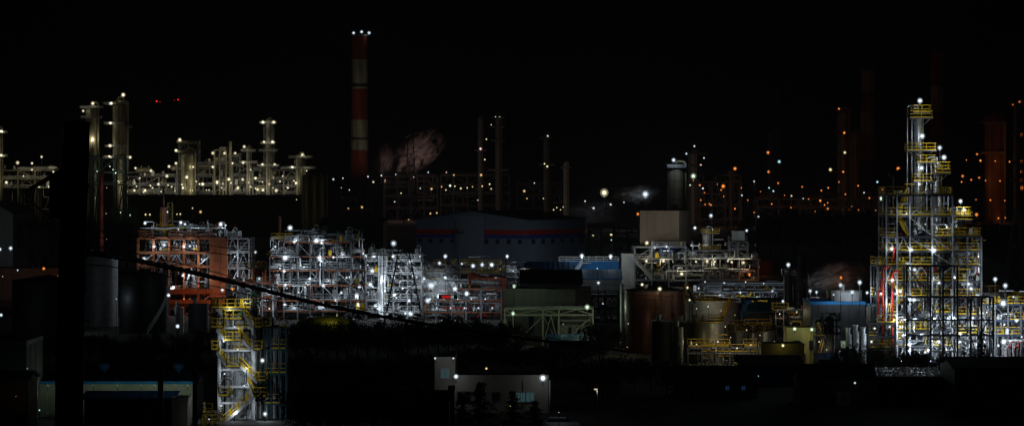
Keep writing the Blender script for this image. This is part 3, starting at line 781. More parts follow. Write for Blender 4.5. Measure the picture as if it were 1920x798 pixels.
tower('distillation_tower', 'far twin column with a teal lit cabin, beyond the pipe deck', 1446, 12, 250, 2400, steel, [(305, 3, 5), (360, 4, 5)], rail=steel)
tower('distillation_tower', 'orange-lit column with lamps down its side, left of the dim chimney', 1580, 22, 206, 2200, stain, [(210, 2, 2), (250, 3, 3), (290, 3, 3), (324, 4, 4)], rail=orange)
tower('distillation_tower', 'darker companion column touching the orange-lit column', 1602, 16, 246, 2210, stain, [(250, 0, 2)], rail=steel)
tower('distillation_tower', 'broad orange-brown tower near the right edge of the view', 1862, 32, 218, 2100, mat('dark_rusted_shell', (.13, .075, .05), .6, .2, .6, .15, streak=True), [(232, 2, 2), (288, 2, 2), (420, 3, 3)], rail=steel, sect=7, top='flat')
tower('distillation_tower', 'thin pipe column running up the broad orange-brown tower', 1883, 7, 230, 2104, steel, [], ladder=False, pipes=0)
tower('distillation_tower', 'lattice-clad column with a string of orange lamps at the right edge', 1907, 13, 192, 2000, stain, [(196, 3, 2), (256, 2, 2), (306, 2, 2), (340, 2, 2)], rail=orange)
tower('distillation_tower', 'dim reactor head with orange lamp just left of the tallest tower top', 1684, 20, 322, 1500, warmcol, [(330, 2, 2)], rail=steel)
pylon('flare_tower', 'dark lattice tower standing in the pale steam plume', 770, 26, 8, 250, 2000, dsteel, arms=2)
FC = [(937, 219, 'green', 2.5), (929, 219, 'yellow', 2.2), (921, 234, 'yellow', 2.2), (912, 261, 'yellow', 3), (901, 279, 'pink', 6), (909, 299, 'yellow', 3.2), (902, 328, 'amber', 4.5), (1027, 255, 'green', 3.5), (1021, 307, 'yellow', 3), (1026, 312, 'yellow', 4), (1002, 343, 'green', 3), (983, 358, 'amber', 6),
      (837, 323, 'pink', 3), (851, 328, 'amber', 4.2), (809, 354, 'amber', 4.6), (788, 353, 'green', 3), (844, 348, 'green', 5), (864, 353, 'yellow', 4.4), (803, 323, 'white', 3), (742, 327, 'white', 3), (715, 329, 'white', 3.2), (625, 336, 'white', 4), (643, 334, 'white', 3.2), (690, 331, 'white', 3.4),
      (653, 391, 'amber', 4), (679, 388, 'amber', 5), (740, 378, 'white', 3.2), (807, 400, 'amber', 4.2), (819, 399, 'amber', 4), (766, 413, 'amber', 7), (896, 375, 'pink', 3), (1038, 393, 'yellow', 3), (1056, 388, 'yellow', 3), (836, 356, 'yellow', 3), (853, 349, 'yellow', 3), (876, 352, 'yellow', 3), (886, 350, 'amber', 3), (918, 345, 'yellow', 3.4), (921, 354, 'yellow', 4), (904, 349, 'amber', 3), (828, 350, 'amber', 3.2),
      (1044, 389, 'yellow', 3), (1051, 393, 'yellow', 2.8), (988, 372, 'amber', 3), (1019, 372, 'amber', 2.5), (640, 352, 'pink', 2.5), (655, 356, 'white', 2.5), (752, 362, 'yellow', 2.6), (722, 341, 'amber', 2.4), (668, 377, 'yellow', 2.6)]
lamps([(a[0], a[1], dict(color=a[2], size=a[3], power=90 if a[3] > 3.5 else 40, D=2280 - (i % 4) * 9, post=6)) for i, a in enumerate(FC)], 'in the dim central far plant', DC, name='yard_lamp')
lamps([(1133, 361, dict(size=15, color='warm', power=2500, gain=1.2)), (1210, 364, dict(size=11, power=4000))], 'glaring through mist above the warehouse', 1750, 'white', 3000, 12, 12, name='stadium_floodlight')  # right-hand lamp is added where there is only lit steam
FRW = [(1097, 377, 'white', 3.5), (1113, 390, 'white', 6), (1145, 383, 'white', 4.5), (1170, 379, 'white', 3), (1196, 401, 'orange', 5.5), (1302, 274, 'white', 4), (1287, 288, 'white', 3.8), (1320, 296, 'white', 4), (1314, 309, 'pink', 3.6), (1300, 330, 'green', 9), (1294, 347, 'green', 4), (1312, 347, 'orange', 4), (1318, 353, 'white', 3.6),
       (1422, 406, 'white', 3.6), (1414, 340, 'white', 3.2), (1391, 366, 'white', 4), (1484, 367, 'yellow', 4.4), (1506, 372, 'teal', 3), (1461, 303, 'teal', 6), (1450, 358, 'teal', 4), (1442, 352, 'teal', 3), (1479, 441, 'white', 3), (1517, 449, 'white', 4), (1549, 418, 'white', 4), (1480, 448, 'green', 2.5), (1652, 372, 'green', 7), (1645, 341, 'teal', 4), (1620, 361, 'white', 3), (1584, 286, 'yellow', 6), (1557, 318, 'yellow', 6), (1540, 440, 'green', 3), (1510, 440, 'green', 2.6)]  # largest teal lamp stands in for a lit window
lamps([(a[0], a[1], dict(color=a[2], size=a[3], power=200, D=1900 - (i % 4) * 9, post=5)) for i, a in enumerate(FRW)], 'in the dark far plant right of silo', 1900, name='yard_lamp')
FRO = [(1573, 204, 4), (1583, 249, 6), (1581, 322, 5), (1440, 286, 7), (1441, 322, 6), (1378, 316, 6), (1356, 349, 7), (1352, 356, 4), (1912, 191, 7), (1899, 196, 5), (1914, 253, 7), (1914, 303, 6), (1913, 322, 6), (1914, 338, 7), (1914, 352, 8), (1832, 289, 5), (1805, 330, 6), (1803, 341, 4), (1838, 301, 4), (1684, 316, 7), (1538, 376, 6), (1567, 390, 5), (1593, 391, 5), (1580, 393, 4), (1552, 391, 4), (1314, 375, 4), (1330, 382, 4), (1322, 383, 3), (1831, 402, 6), (1553, 352, 4), (1885, 408, 3), (1836, 333, 4), (1546, 384, 3.6), (1610, 393, 3.4), (1872, 409, 4)] + [(1300 + 14 * i + (i * 7 % 9), 338 + (i * 23 % 62), 2.4 + (i % 3) * .6) for i in range(26)] + [(1812 + 9 * i, 300 + (i * 37 % 110), 2.6 + i % 2) for i in range(11)]
lamps([(a[0], a[1], dict(size=a[2], D=2090 - (i % 5) * 8 if a[0] > 1700 or 1560 < a[0] < 1600 else 1890, power=260 if a[0] > 1820 or 1560 < a[0] < 1600 else 200)) for i, a in enumerate(FRO)], 'in the orange-lit far plant', 2080, 'orange', 900, 5, 4, name='sodium_lamp')
lamps([(294, 190, dict(size=4.5)), (300, 191, dict(size=2)), (334, 187, dict(size=3.6)), (327, 188, dict(size=1.6))], 'high above the yellow-lit refinery', 5200, 'red', 0, 4, None, name='beacon', lit=False)

# ================================================================== middle distance: warehouse, silo, beige block
DW = 985
wh = building('warehouse', 'large blue-grey gabled warehouse with a red and blue stripe', 777, 991, 413, DW, 40, bluegrey, roofd, 'gable', 2.9, R(-30), 0, base=0, cat='warehouse', overhang=.2)
whw = (991 - 777) * sp(DW) / math.cos(R(30)) / 2; wz = lambda p: Z(p, DW); HD = 20.0
def wx(px): return -whw + (px - 777) / 214.0 * 2 * whw
for m_, y0, y1 in ((redp, 440, 431), (mat('stripe_blue', (.03, .05, .3), .5), 447, 440.4)):
    for (a, b) in ((777, 853), (908, 991)):
        xa, xb = wx(a), wx(b); n = 4
        for i in range(n):
            MB().box((xa + (xb - xa) * (i + .5) / n, -HD - .06, (wz(y0) + wz(y1)) / 2), ((xb - xa) / n - .06, .12, wz(y1) - wz(y0))).build('stripe_panel', m_, wh)
    for i in range(6): MB().box((whw + .06, -HD + 40 * (i + .5) / 6, (wz(y0) + wz(y1)) / 2), (.12, 40 / 6 - .08, wz(y1) - wz(y0))).build('stripe_panel', m_, wh)
pan = mat('blue_grey_panel_light', (.22, .26, .31), .6, 0, .15, .1, streak=True)
for i, (a, b) in enumerate(((853, 871), (871, 889), (889, 908))):
    MB().box(((wx(a) + wx(b)) / 2, -HD - .2, wz(404) / 2), (wx(b) - wx(a) - .05, .4, wz(404))).build('projecting_bay_panel', pan, wh)
for i in range(11):
    px = 777 + 19.45 * (i + .5)
    if 850 < px < 912: continue
    MB().box((wx(px), -HD - .04, wz(447.6) / 2), (19.2 / 214 * 2 * whw, .08, wz(447.6) - .1)).build('wall_panel', bluegrey, wh)
for i in range(7): MB().box((whw + .04, -HD + 40 * (i + .5) / 7, wz(447.6) / 2), (.08, 40 / 7 - .1, wz(447.6) - .1)).build('wall_panel', bluegrey, wh)
for px in (784, 805, 826, 847, 912, 933, 954, 975):
    x = wx(px); z = wz(453)
    o = MB().box((x, -HD - .15, z), (1.5, .2, 1.6)).build('window', dsteel, wh); MB().box((x, -HD - .27, z), (1.2, .06, 1.3)).build('pane', glassm, o)
for i in range(6):
    y = -17 + 34 * i / 5; z = wz(453); o = MB().box((whw + .15, y, z), (.2, 2.4, 1.6)).build('window', dsteel, wh); MB().box((whw + .27, y, z), (.06, 2.1, 1.3)).build('pane', glassm, o)
lamps([(787, 480, dict(size=6)), (835, 480, dict(size=8)), (951, 480, dict(size=8)), (1091, 479, dict(size=7, D=975))], 'standing in front of the blue-grey warehouse', 955, 'white', 800, 7, None, name='yard_lamp')
tower('vent_stack', 'slim grey vent stack with one platform in front of the warehouse', 857, 8, 413, 900, whitep, [(437, 1.2, 1.2)], ladder=False, pipes=0, top='flat', rail=dsteel, cat='stack')
tower('distillation_tower', 'grey silo topped with an arched pipe and a white lamp', 1268, 33, 308, 1250, warmcol, [(314, .4, .4)], rail=steel, side=1, pipes=1, sect=8, cat='silo')
lamps([(1263, 300)], 'on top of the grey silo above the beige block', 1240, 'white', 1500, 8, 4)
frame('pipe_bridge', 'dark pipe bridge between the warehouse and the beige block', [1104, 1128, 1152, 1176, 1200], [425, 436, 452], 1100, 10, 'pb', mcol=dsteel, mrail=dsteel, brace=.5, seed=21, decks=False)
fill('pb', 10, [dsteel, steel], (.2, .4), 77, vert=.2)
lamps([(1146, 439, dict(size=6, color='yellow')), (1147, 450, dict(size=7, color='teal')), (1112, 441, dict(size=3, color='yellow'))], 'under the dark pipe bridge', 1120, 'warm', 220, 4, 3, name='lamp')
building('low_shed', 'low dark shed with a pale roof, left of the warehouse', 600, 718, 419, 1250, 40, dsteel, greyw, 'gable', 2.2, ridge='x', cat='shed')
building('low_shed', 'dim gabled hall at the left edge under the black pole', -60, 24, 402, 900, 40, greyw, greyw, 'gable', 4, ridge='y', cat='shed')
lamps([(20, 465, dict(size=7)), (0, 467, dict(size=6))], 'in front of the dim gabled hall', 870, 'white', 450, 6, None, name='yard_lamp')
for i, (px, py) in enumerate(((214, 402), (222, 404), (232, 399), (240, 405), (248, 401))):
    tree('leafy far tree catching green light under the refinery, %s from left' % ordn(i + 1), px, py - 3, 1100, 16, 'round', i, group='green-lit far trees')
lamps([(226, 398), (244, 403)], 'among the green-lit far trees', 1085, 'green', 220, 2.4, 4)
lamps([(273, 402, dict(size=4)), (281, 402, dict(size=4)), (332, 401, dict(size=3)), (338, 401, dict(size=3))], 'glowing low beyond the orange frame', 1150, 'yellow', 150, 3, None, name='yard_lamp')
building('office_block', 'hazy beige cubic block on the central process structure', 1201, 1273, 398, 800, 12, beige, roofd, 'flat', panels=5, cat='building', base=Z(459, 800), rz=R(-20))
# ================================================================== central process structure under the beige block
DM = 790
frame('process_structure', 'long grey steel process structure carrying the beige block', [1190, 1222, 1254, 1286, 1318, 1350, 1386, 1422], [462, 484, 524, 552], DM, 16, 'm1', ny=2, mcol=steel, mbeam=steel, mrail=steel, mdeck=steel, brace=.35, seed=31, tops=[0, 0, 0, 0, 1, 1, 1, 1])
fill('m1', 60, MIXW, (.1, .34), 81, z=(1, FR['m1']['zs'][1]), y=(-.4, 8), vert=.6)
fill('m1', 40, MIXW, (.1, .3), 82, z=(FR['m1']['zs'][2], FR['m1']['zs'][1] + 2.5), y=(-.4, 6), vert=.6)
building('lift_house', 'grey panel stair block at the left end of the central structure', 1166, 1190, 478, DM, 8, greyw, roofd, 'flat', cat='stair block', panels=2)
fl = FR['m1']['root']
flight(fl, (X(1222, DM) - FR['m1']['xm'], -1.4, Z(524, DM)), (X(1186, DM) - FR['m1']['xm'], -1.4, Z(484, DM)), 1.0, galv, galv, galv, .12)
for i, (px, py, w, hp, m_) in enumerate([(1216, 524, 12, 26, silver), (1236, 524, 9, 30, yellow), (1262, 524, 10, 24, silver), (1290, 524, 11, 22, galv), (1306, 524, 9, 26, whitep), (1334, 524, 16, 26, warmcol), (1362, 524, 17, 30, stain), (1394, 524, 9, 24, galv)]):
    vessel('%s upright vessel on the middle deck of the central structure, %s from left' % ({'yellow_paint': 'yellow', 'white_paint': 'white', 'stained_steel_shell': 'dark stained'}.get(m_.name, 'silver-grey'), ordn(i + 1)), X(px, DM), DM + 4, Z(py, DM), w * sp(DM) / 2, hp * sp(DM), m_, group='vessels on the central structure')
mb_ = mat('bright_blue_machine', (.06, .1, .5), .5)
for i, (px, w, hp, m_, lab) in enumerate([(1243, 12, 20, mb_, 'bright blue compressor casing on the upper deck below the beige block'), (1262, 12, 18, mb_, 'second bright blue compressor casing below the beige block'), (1300, 18, 15, whitep, 'white-topped separator on the upper deck beside the beige block'), (1286, 8, 15, steel, 'small grey pot between blue casing and white separator'), (1222, 7, 16, galv, 'slim grey pot beneath the lamp at the beige block corner')]):
    vessel(lab, X(px, DM), DM + 3, Z(484, DM), w * sp(DM) / 2, hp * sp(DM), m_)
tower('distillation_tower', 'pale column with a lit white cap and yellow ladder, right of the beige block', 1328, 17, 428, DM, silver, [(438, .3, 2.2), (468, 1, 2.5)], pipes=1, side=1, sect=5, dy=6)
frame('hopper_stand', 'small grey frame holding a box hopper over the central structure', [1368, 1384, 1402], [452, 466], DM, 6, 'm2', mcol=steel, mrail=steel, brace=.8, seed=33, base=Z(484, DM), decks=True)
building('hopper', 'grey box hopper held in the small frame above the deck', 1374, 1396, 436, DM - 1, 4, greyw, steel, 'flat', base=Z(452, DM) + .2, cat='hopper', panels=3)
lamps([(1213, 455, dict(size=9, power=480, color='warm')), (1303, 427, dict(size=8, power=420)), (1333, 404, dict(size=7, power=260)), (1400, 432, dict(size=6))], 'around the beige block roofline', DM - 6, 'white', 160, 6, 3)
lamps([(1212, 489), (1244, 489), (1278, 513, dict(size=8)), (1305, 490), (1326, 489), (1340, 490), (1372, 491), (1394, 492)], 'inside the central structure', DM - 1.5, 'warm', 75, 5.5, 1.2)
lamps([(1405, 514)], 'at the right end of the central structure', DM - 2, 'orange', 90, 5, 3, name='sodium_lamp')
lamps([(1296, 460, dict(color='white')), (1250, 462, dict(color='white')), (1228, 465, dict(color='white'))], 'on the upper deck under the beige block', DM - 1.2, 'white', 60, 3.5, 1.5)
tank('storage_tank', 'dim rust-red tank beyond the right end of the central structure', 1434, 44, 490, 900, pinkw, 6, 'cone')
lamps([(1423, 500, dict(size=3))], 'against the dim rust-red tank', 885, 'orange', 160, 3, None, name='sodium_lamp')
# pipe run to the right of it
frame('pipe_rack', 'long grey pipe rack running right from the central structure', [1310, 1345, 1380, 1415, 1450, 1485], [533, 545], 720, 7, 'pr', mcol=steel, mrail=steel, brace=.3, seed=35, decks=False, rails=False)
fp = FR['pr']
for i in range(7): pipe(fp['root'], [(fp['lx'][0] + i * .4, .5 + i * .9, fp['zs'][i % 2] + .3), (fp['lx'][-1] - i * .7, .5 + i * .9, fp['zs'][i % 2] + .3), (fp['lx'][-1] - i * .7, .5 + i * .9, fp['zs'][i % 2] - 2)], .22 + .05 * (i % 3), [galv, silver, steel][i % 3])
lamps([(1322, 528, dict(size=3)), (1358, 530, dict(size=3.4)), (1398, 528, dict(size=3)), (1432, 531, dict(size=3.4)), (1470, 528, dict(size=3))], 'added along the rack right of the central structure', 716, 'white', 70, 3, 1.4, name='deck_lamp')  # lamps put in because the rack stood unlit
frame('pipe_rack', 'white pipe rack in front of the brown block roof', [890, 916, 942, 968, 994], [508, 518], 730, 8, 'wr', mcol=steel, mrail=galv, mdeck=steel, brace=.4, seed=37, railp=.5)
fill('wr', 40, [whitep, silver, galv, steel], (.1, .26), 91, y=(-.3, 5), vert=.35, z=(Z(545, 730), Z(502, 730))); clutter('wr', 24, [silver, whitep, galv, yellow], 15, (.4, 1.0), (-.3, 4))
lamps([(938, 504, dict(size=3)), (962, 508, dict(size=3)), (984, 505, dict(size=3)), (905, 514, dict(size=3))], 'on the white rack before the warehouse', 727, 'white', 80, 3, 1.4, name='deck_lamp')
# blue annexe with stair, left
bl = building('blue_annexe', 'bright blue sheet-clad annexe with an outside stair', 1048, 1160, 492, 800, 12, roofbb, roofbb, 'flat', cat='building', panels=8, mpan=roofbb)
lx = lambda p: X(p, 800) - bl.location.x
hb = Z(492, 800)
rail_mb(MB(), [(lx(1048), -6, hb + .4), (lx(1160), -6, hb + .4)], 1.2, .16, 2).build('railing', whitep, bl)
flight(bl, (lx(1072), -7.6, Z(520, 800)), (lx(1092), -7.6, hb), 1.1, whitep, galv, whitep, .14)
MB().box((lx(1100), -6.9, hb - .1), (2.4, 1.4, .2)).build('landing', galv, bl)
building('blue_roof_hall', 'low hall with a dull blue sloping roof before the annexe', 985, 1075, 512, 770, 12, greyw, roofb, 'shed', 2.6, cat='hall')
building('blue_roof_hall', 'grey hall under a strip of bright blue roof, right of the annexe stair', 1070, 1165, 523, 760, 12, greyw, roofbb, 'shed', 2.0, cat='hall', panels=7)
lamps([(1021, 494), (1044, 506, dict(size=3, D=758, power=300)), (1120, 503, dict(size=3, D=752, power=220)), (1145, 480, dict(size=7)), (1091, 481, dict(size=6))], 'beside the bright blue annexe', 784, 'white', 950, 6, None, name='yard_lamp')  # small lamp before the dull blue hall roof is added to light it
lamps([(1122, 530, dict(size=7)), (1132, 569, dict(size=7))], 'in the alley left of the rusty tank', 610, 'white', 110, 7, 4, name='yard_lamp')
frame('pipe_rack', 'cluttered pipe rack in the alley left of the rusty tank', [1085, 1110, 1135, 1160], [555, 578, 600], 590, 8, 'al', mcol=dsteel, mrail=dsteel, brace=.4, seed=36)
fill('al', 26, MIX + [redp, greenp], (.08, .22), 90, vert=.6)
tower('utility_stack', 'slim grey pipe stack standing at the left edge of the rusty tank', 1166, 7, 532, 500, galv, [], ladder=False, pipes=0, top='flat', cat='stack')

# ================================================================== orange frame and its plant, left
DO = 620
frame('process_structure', 'rust-orange steel structure with stacked decks and grey equipment', [259, 288, 317, 345, 372, 398, 424], [444, 471, 497, 546, 570], DO, 13, 'o1', mcol=orange, mbeam=orange, mrail=orange, mdeck=dsteel, mbrace=galv, brace=.55, seed=41, col_w=.5, beam=.55)
fo_ = FR['o1']
frame('process_structure', 'grey braced steel bay joined to the right of the orange structure', [426, 446, 467], [446, 472, 502, 545], DO + 1, 12, 'o2', mcol=galv, mrail=galv, mdeck=dsteel, brace=1.0, seed=42)
for i in range(3):
    for j in range(4):
        z0, z1 = Z(445 + (j + 1) * 28, DO), Z(445 + j * 28, DO)
        MB().box(((X(393 + i * 10.4 + 5.2, DO) - fo_['xm']), -.35, (z0 + z1) / 2), (10.4 * fo_['s'] - .05, .12, z1 - z0 - .05)).build('wall_panel', orange, fo_['root'])
for i in range(2):
    z = Z(545 + i * 20, DO)
    for (a, b) in ((313, 350), (350, 388), (388, 426)):
        MB().box(((X(a, DO) + X(b, DO)) / 2 - fo_['xm'], -1.0, z), ((b - a) * fo_['s'] - .05, .5, .9)).build('girder', orange, fo_['root'])
fill('o1', 46, MIX, (.08, .26), 101, y=(.4, 9), vert=.65)
fill('o1', 26, MIX, (.08, .2), 102, y=(0, 6), vert=.6, z=(fo_['zs'][0], fo_['zs'][0] + 3.6))
fill('o1', 14, [orange, orange, yellow], (.08, .16), 103, y=(-.6, 2), vert=.2, z=(Z(590, DO), Z(535, DO)))
fill('o2', 24, MIX, (.07, .16), 104, y=(.3, 8), vert=.5)
OV = [(277, 471, 9, 24, galv), (300, 471, 8, 25, silver), (330, 497, 12, 48, silver), (348, 497, 9, 46, whitep), (360, 497, 9, 44, silver), (380, 497, 12, 47, silver), (345, 546, 9, 30, galv), (360, 546, 10, 32, whitep), (384, 546, 11, 36, silver)]
for i, (px, py, w, hp, m_) in enumerate(OV):
    vessel('silver upright vessel inside the orange structure, %s from upper left' % ordn(i + 1), X(px, DO), DO + 4, Z(py, DO), w * sp(DO) / 2, hp * sp(DO) * .92, m_, group='vessels inside the orange structure')
for i, (px, w, hp, m_) in enumerate([(285, 9, 22, steel), (335, 8, 24, galv), (352, 10, 20, silver), (372, 11, 22, steel), (386, 13, 18, galv), (402, 8, 22, orange), (411, 10, 23, whitep), (436, 8, 16, galv)]):
    vessel('%s pot on the open top deck of the orange structure, %s from left' % ({'rust_orange_steel': 'rusty', 'white_paint': 'white'}.get(m_.name, 'grey'), ordn(i + 1)), X(px, DO), DO + 3, Z(444, DO) if px < 426 else Z(446, DO), w * sp(DO) / 2, hp * sp(DO), m_, group='pots on the top deck')
vs_ = tower('vent_stack', 'pinkish vent stack with a thin mast above the orange structure', 307, 13, 388, DO + 4, pinkw, [(432, .8, 1.5)], ladder=True, pipes=0, top='flat', cat='stack', zbase=Z(444, DO))
MB().tube([(0, 0, Z(389, DO) - Z(444, DO)), (0, 0, Z(352, DO) - Z(444, DO))], .2, 8, .14).build('mast', pinkw, vs_)
frame('ladder_tower', 'narrow yellow caged ladder tower beside the pinkish vent stack', [314, 323], [380, 400, 420], DO + 4, 1.2, 'o3', ny=1, mcol=mat('dull_yellow_steel', (.3, .24, .06), .6), mrail=yellow, brace=1.0, seed=44, decks=False, rails=False, base=Z(444, DO), col_w=.14, beam=.14)
lamps([(272, 418, dict(size=6)), (339, 417, dict(size=7)), (347, 420), (414, 420, dict(size=8)), (423, 422, dict(size=5)), (314, 397, dict(size=4))], 'above the top deck of the orange structure', DO - 1, 'white', 70, 6, 2.6)
lamps([(289, 461, dict(size=7)), (308, 459, dict(size=8)), (345, 462), (356, 461), (343, 516), (355, 515), (321, 540, dict(size=7)), (270, 485, dict(size=7, D=DO - 3)), (378, 486, dict(size=4)), (386, 520, dict(size=4)), (440, 480, dict(size=3)), (440, 520, dict(size=4))], 'within the orange structure', DO - 1.2, 'white', 95, 6, 1.6)
lamps([(316, 553, dict(D=540, size=7))], 'at the head of the dark tank stair', 540, 'white', 50, 6, 3)
lamps([(435, 543, dict(size=9, color='orange', power=120)), (400, 560, dict(color='orange', size=3, power=70)), (345, 560, dict(color='orange', size=3, power=70)), (372, 536, dict(color='orange', size=3, power=60))], 'low on the orange girders', DO - 4, 'orange', 90, 4, 1.2, name='sodium_lamp')
lamps([(417, 543, dict(size=7)), (461, 525, dict(size=13, power=120)), (464, 537, dict(size=6)), (479, 472, dict(size=6))], 'between the orange structure and the pipe maze', DO - 5, 'white', 70, 6, 2)
tower('reactor', 'rust-orange clad reactor with a white gooseneck between the structures', 482, 20, 498, DO - 6, orange, [(502, 1, 1)], rail=yellow, pipes=2, side=1, cat='reactor')
tower('reactor', 'shorter rust-orange clad reactor beside the white gooseneck', 500, 16, 505, DO - 2, orange, [], pipes=1, side=-1, cat='reactor', ladder=False)
frame('pipe_rack', 'low pipe rack between the orange structure and the pipe maze', [424, 446, 470, 492, 512], [530, 556, 580], 590, 8, 'gap', mcol=galv, mbeam=orange, mrail=orange, brace=.4, seed=45)
fill('gap', 44, MIX + [orange], (.06, .2), 118, vert=.6, y=(-.3, 5)); clutter('gap', 26, [silver, whitep, orange, galv], 9)
lamps([(448, 545, dict(size=4)), (486, 522, dict(size=5)), (500, 548, dict(size=4)), (470, 566, dict(size=4)), (505, 578, dict(size=4))], 'in the low rack beside the pipe maze', 588, 'white', 60, 4, 1.5, name='deck_lamp')
# ------------------------------------------------------------------ the white pipe maze, centre left
DP = 600
frame('process_structure', 'pipe-filled structure with red-brown front beams in the centre left', [506, 532, 558, 582, 606, 632, 658, 684], [453, 480, 506, 534, 562, 582], DP, 14, 'p1', mcol=steel, mbeam=orange, mrail=galv, mdeck=dsteel, mbrace=galv, brace=.4, seed=51, tops=[1, 0, 0, 0, 0, 0, 0, 1])
frame('process_structure', 'pale grey pipe structure behind the dark lattice pylon', [686, 712, 738, 764, 790], [488, 512, 538, 562, 584], DP + 6, 12, 'p2', mcol=galv, mbeam=galv, mrail=whitep, mdeck=steel, brace=.45, seed=52)
frame('process_structure', 'low pipe structure right of the pylon beneath the steam', [792, 818, 846, 874, 902, 940], [540, 562, 584], DP + 2, 12, 'p3', mcol=steel, mbeam=orange, mrail=steel, mdeck=dsteel, brace=.4, seed=53)
frame('process_structure', 'yellow-railed pipe deck between the pylon and the brown block', [786, 812, 836, 862, 890, 920, 948], [496, 512], 700, 10, 'p4', mcol=steel, mrail=yellow, mdeck=steel, brace=.4, seed=54)
cm = MIX + [steel, dsteel, silver]
fill('p1', 130, cm + [orange], (.06, .22), 111, y=(-.3, 8), vert=.55)
fill('p1', 60, cm, (.06, .18), 112, y=(0, 6), vert=.65, z=(FR['p1']['zs'][2], FR['p1']['zs'][0] + 2.4))
fill('p2', 120, cm + [redp], (.06, .2), 113, y=(-.4, 8), vert=.55)
fill('p2', 40, cm, (.06, .16), 114, y=(-.4, 5), vert=.65, z=(FR['p2']['zs'][2], FR['p2']['zs'][0] + 1.6))
fill('p3', 70, cm + [orange, redp], (.07, .2), 115, y=(-.3, 8), vert=.5)
fill('p4', 40, cm + [greenp], (.08, .2), 116, y=(0, 6), vert=.5, z=(Z(545, 700), Z(488, 700)))
for k, n in (('p1', 110), ('p2', 70), ('p3', 60), ('p4', 40), ('m1', 70), ('o1', 50), ('o2', 16)): clutter(k, n, [silver, whitep, galv, steel, yellow, silver], 200 + n, (.35, 1.0), (-.3, 4))
rnd = random.Random(5)
i = 0
for key, nick, rows in (('p1', 'the red-beamed structure', [(1, 8), (2, 7), (3, 8), (4, 7), (0, 6)]), ('p2', 'the pale structure behind the pylon', [(0, 5), (1, 5), (2, 5), (3, 5)]), ('p3', 'the low structure under the steam', [(1, 6), (0, 5)])):
    f = FR[key]
    for li, nn in rows:
        z = f['zs'][li]; gap = (f['zs'][li - 1] - z) if li else 3.4
        xa, xb = (f['lx'][0], f['lx'][-1]) if li or key != 'p1' else (f['lx'][1], f['lx'][-2])
        for k in range(nn):
            x = xa + (xb - xa) * (k + .5 + rnd.uniform(-.25, .25)) / nn; y = rnd.uniform(1.0, 5)
            m_ = rnd.choice([silver, galv, whitep, silver, steel]); dk = ['top', 'second', 'third', 'fourth', 'fifth', 'sixth'][li]
            if rnd.random() < .7: vessel('slim pale vessel, %s from left, %s deck of %s' % (ordn(k + 1), dk, nick), f['xm'] + x, f['D'] + y, z + .1, rnd.uniform(.35, .75), gap * rnd.uniform(.6, .85), m_, group='equipment in ' + nick)
            else: drum('pale cross drum, %s from left, %s deck of %s' % (ordn(k + 1), dk, nick), f['xm'] + x, f['D'] + y, z + .1, rnd.uniform(.4, .6), rnd.uniform(2, 3), m_, group='equipment in ' + nick)
tower('vent_stack', 'pale thin vent pipe at the left end of the pipe maze', 525, 5, 405, DP + 3, pinkw, [(448, 1.5, 2.5)], ladder=False, pipes=0, top='flat', cat='stack')
tower('distillation_tower', 'darker lattice-wrapped column rising from the pipe maze', 645, 11, 442, DP + 5, steel, [(452, 1.2, 1.2), (470, 1.2, 1.2)], rail=galv, sect=6)
tower('distillation_tower', 'small white column left of the pylon top', 714, 9, 468, DP + 4, whitep, [(478, 2, 2)], rail=whitep, sect=4)
PL = [(544, 427, 9), (535, 483, 11), (599, 484, 13), (593, 451, 9), (603, 455, 8), (552, 453, 8), (533, 508, 7), (535, 534, 8), (581, 522, 7), (606, 535, 8), (534, 570, 8), (606, 573, 8), (520, 530, 4), (570, 500, 3), (625, 482, 5), (650, 520, 4), (640, 548, 5), (560, 548, 4), (516, 462, 5)] + [(512 + 13 * i, 466 + (i * 37 % 118), 3 + i % 2) for i in range(14)]
lamps([(a[0], a[1], dict(size=a[2])) for a in PL], 'in the red-beamed pipe structure', DP - 1.4, 'white', 42, 6, 1.8)
PM = [(674, 536, 9), (694, 533, 9), (685, 480, 8), (701, 479, 11), (698, 508, 9), (672, 571, 9), (704, 573, 8), (738, 456, 9), (737, 480, 7), (717, 525, 5), (738, 520, 8), (740, 553, 9), (770, 490, 6), (775, 517, 6), (781, 519, 6), (767, 563, 8), (770, 588, 10), (725, 588, 7), (755, 540, 5), (748, 500, 4), (664, 600, 9), (700, 602, 9), (722, 545, 5), (760, 587, 6)] + [(690 + 9 * i, 496 + (i * 41 % 92), 3 + i % 2) for i in range(11)]
lamps([(a[0], a[1], dict(size=a[2])) for a in PM], 'around the pale pipe structure at the pylon', DP + 3, 'white', 40, 6, 1.8)
PN = [(795, 522, 7), (824, 493, 7), (835, 520, 6), (808, 535, 14), (853, 541, 9), (875, 550, 10), (823, 555, 8), (802, 563, 10), (866, 494, 5), (887, 498, 9), (904, 496, 7), (922, 496, 8), (855, 602, 7), (829, 600, 4), (868, 607, 4)] + [(806 + 13 * i, 560 + (i * 17 % 34), 3 + i % 2) for i in range(10)]
lamps([(a[0], a[1], dict(size=a[2], D=(690 if a[1] < 500 else 596))) for a in PN], 'between the pylon and the brown block', DP, 'white', 60, 6, 3)
tank('spherical_tank', 'low yellow-green domed tank behind the tree tops', 606, 112, 611, 520, mat('yellow_green_paint', (.34, .34, .04), .55, 0, .25, .3), 2, 'dome', n=40)
lamps([(632, 590, dict(size=3))], 'shining on the yellow-green domed tank', 519, 'yellow', 70, 3, None)
building('brown_block', 'red-brown clad block with vertical pipes behind the low grey works', 888, 949, 524, 640, 12, pinkw, roofd, 'flat', cat='building', panels=6)
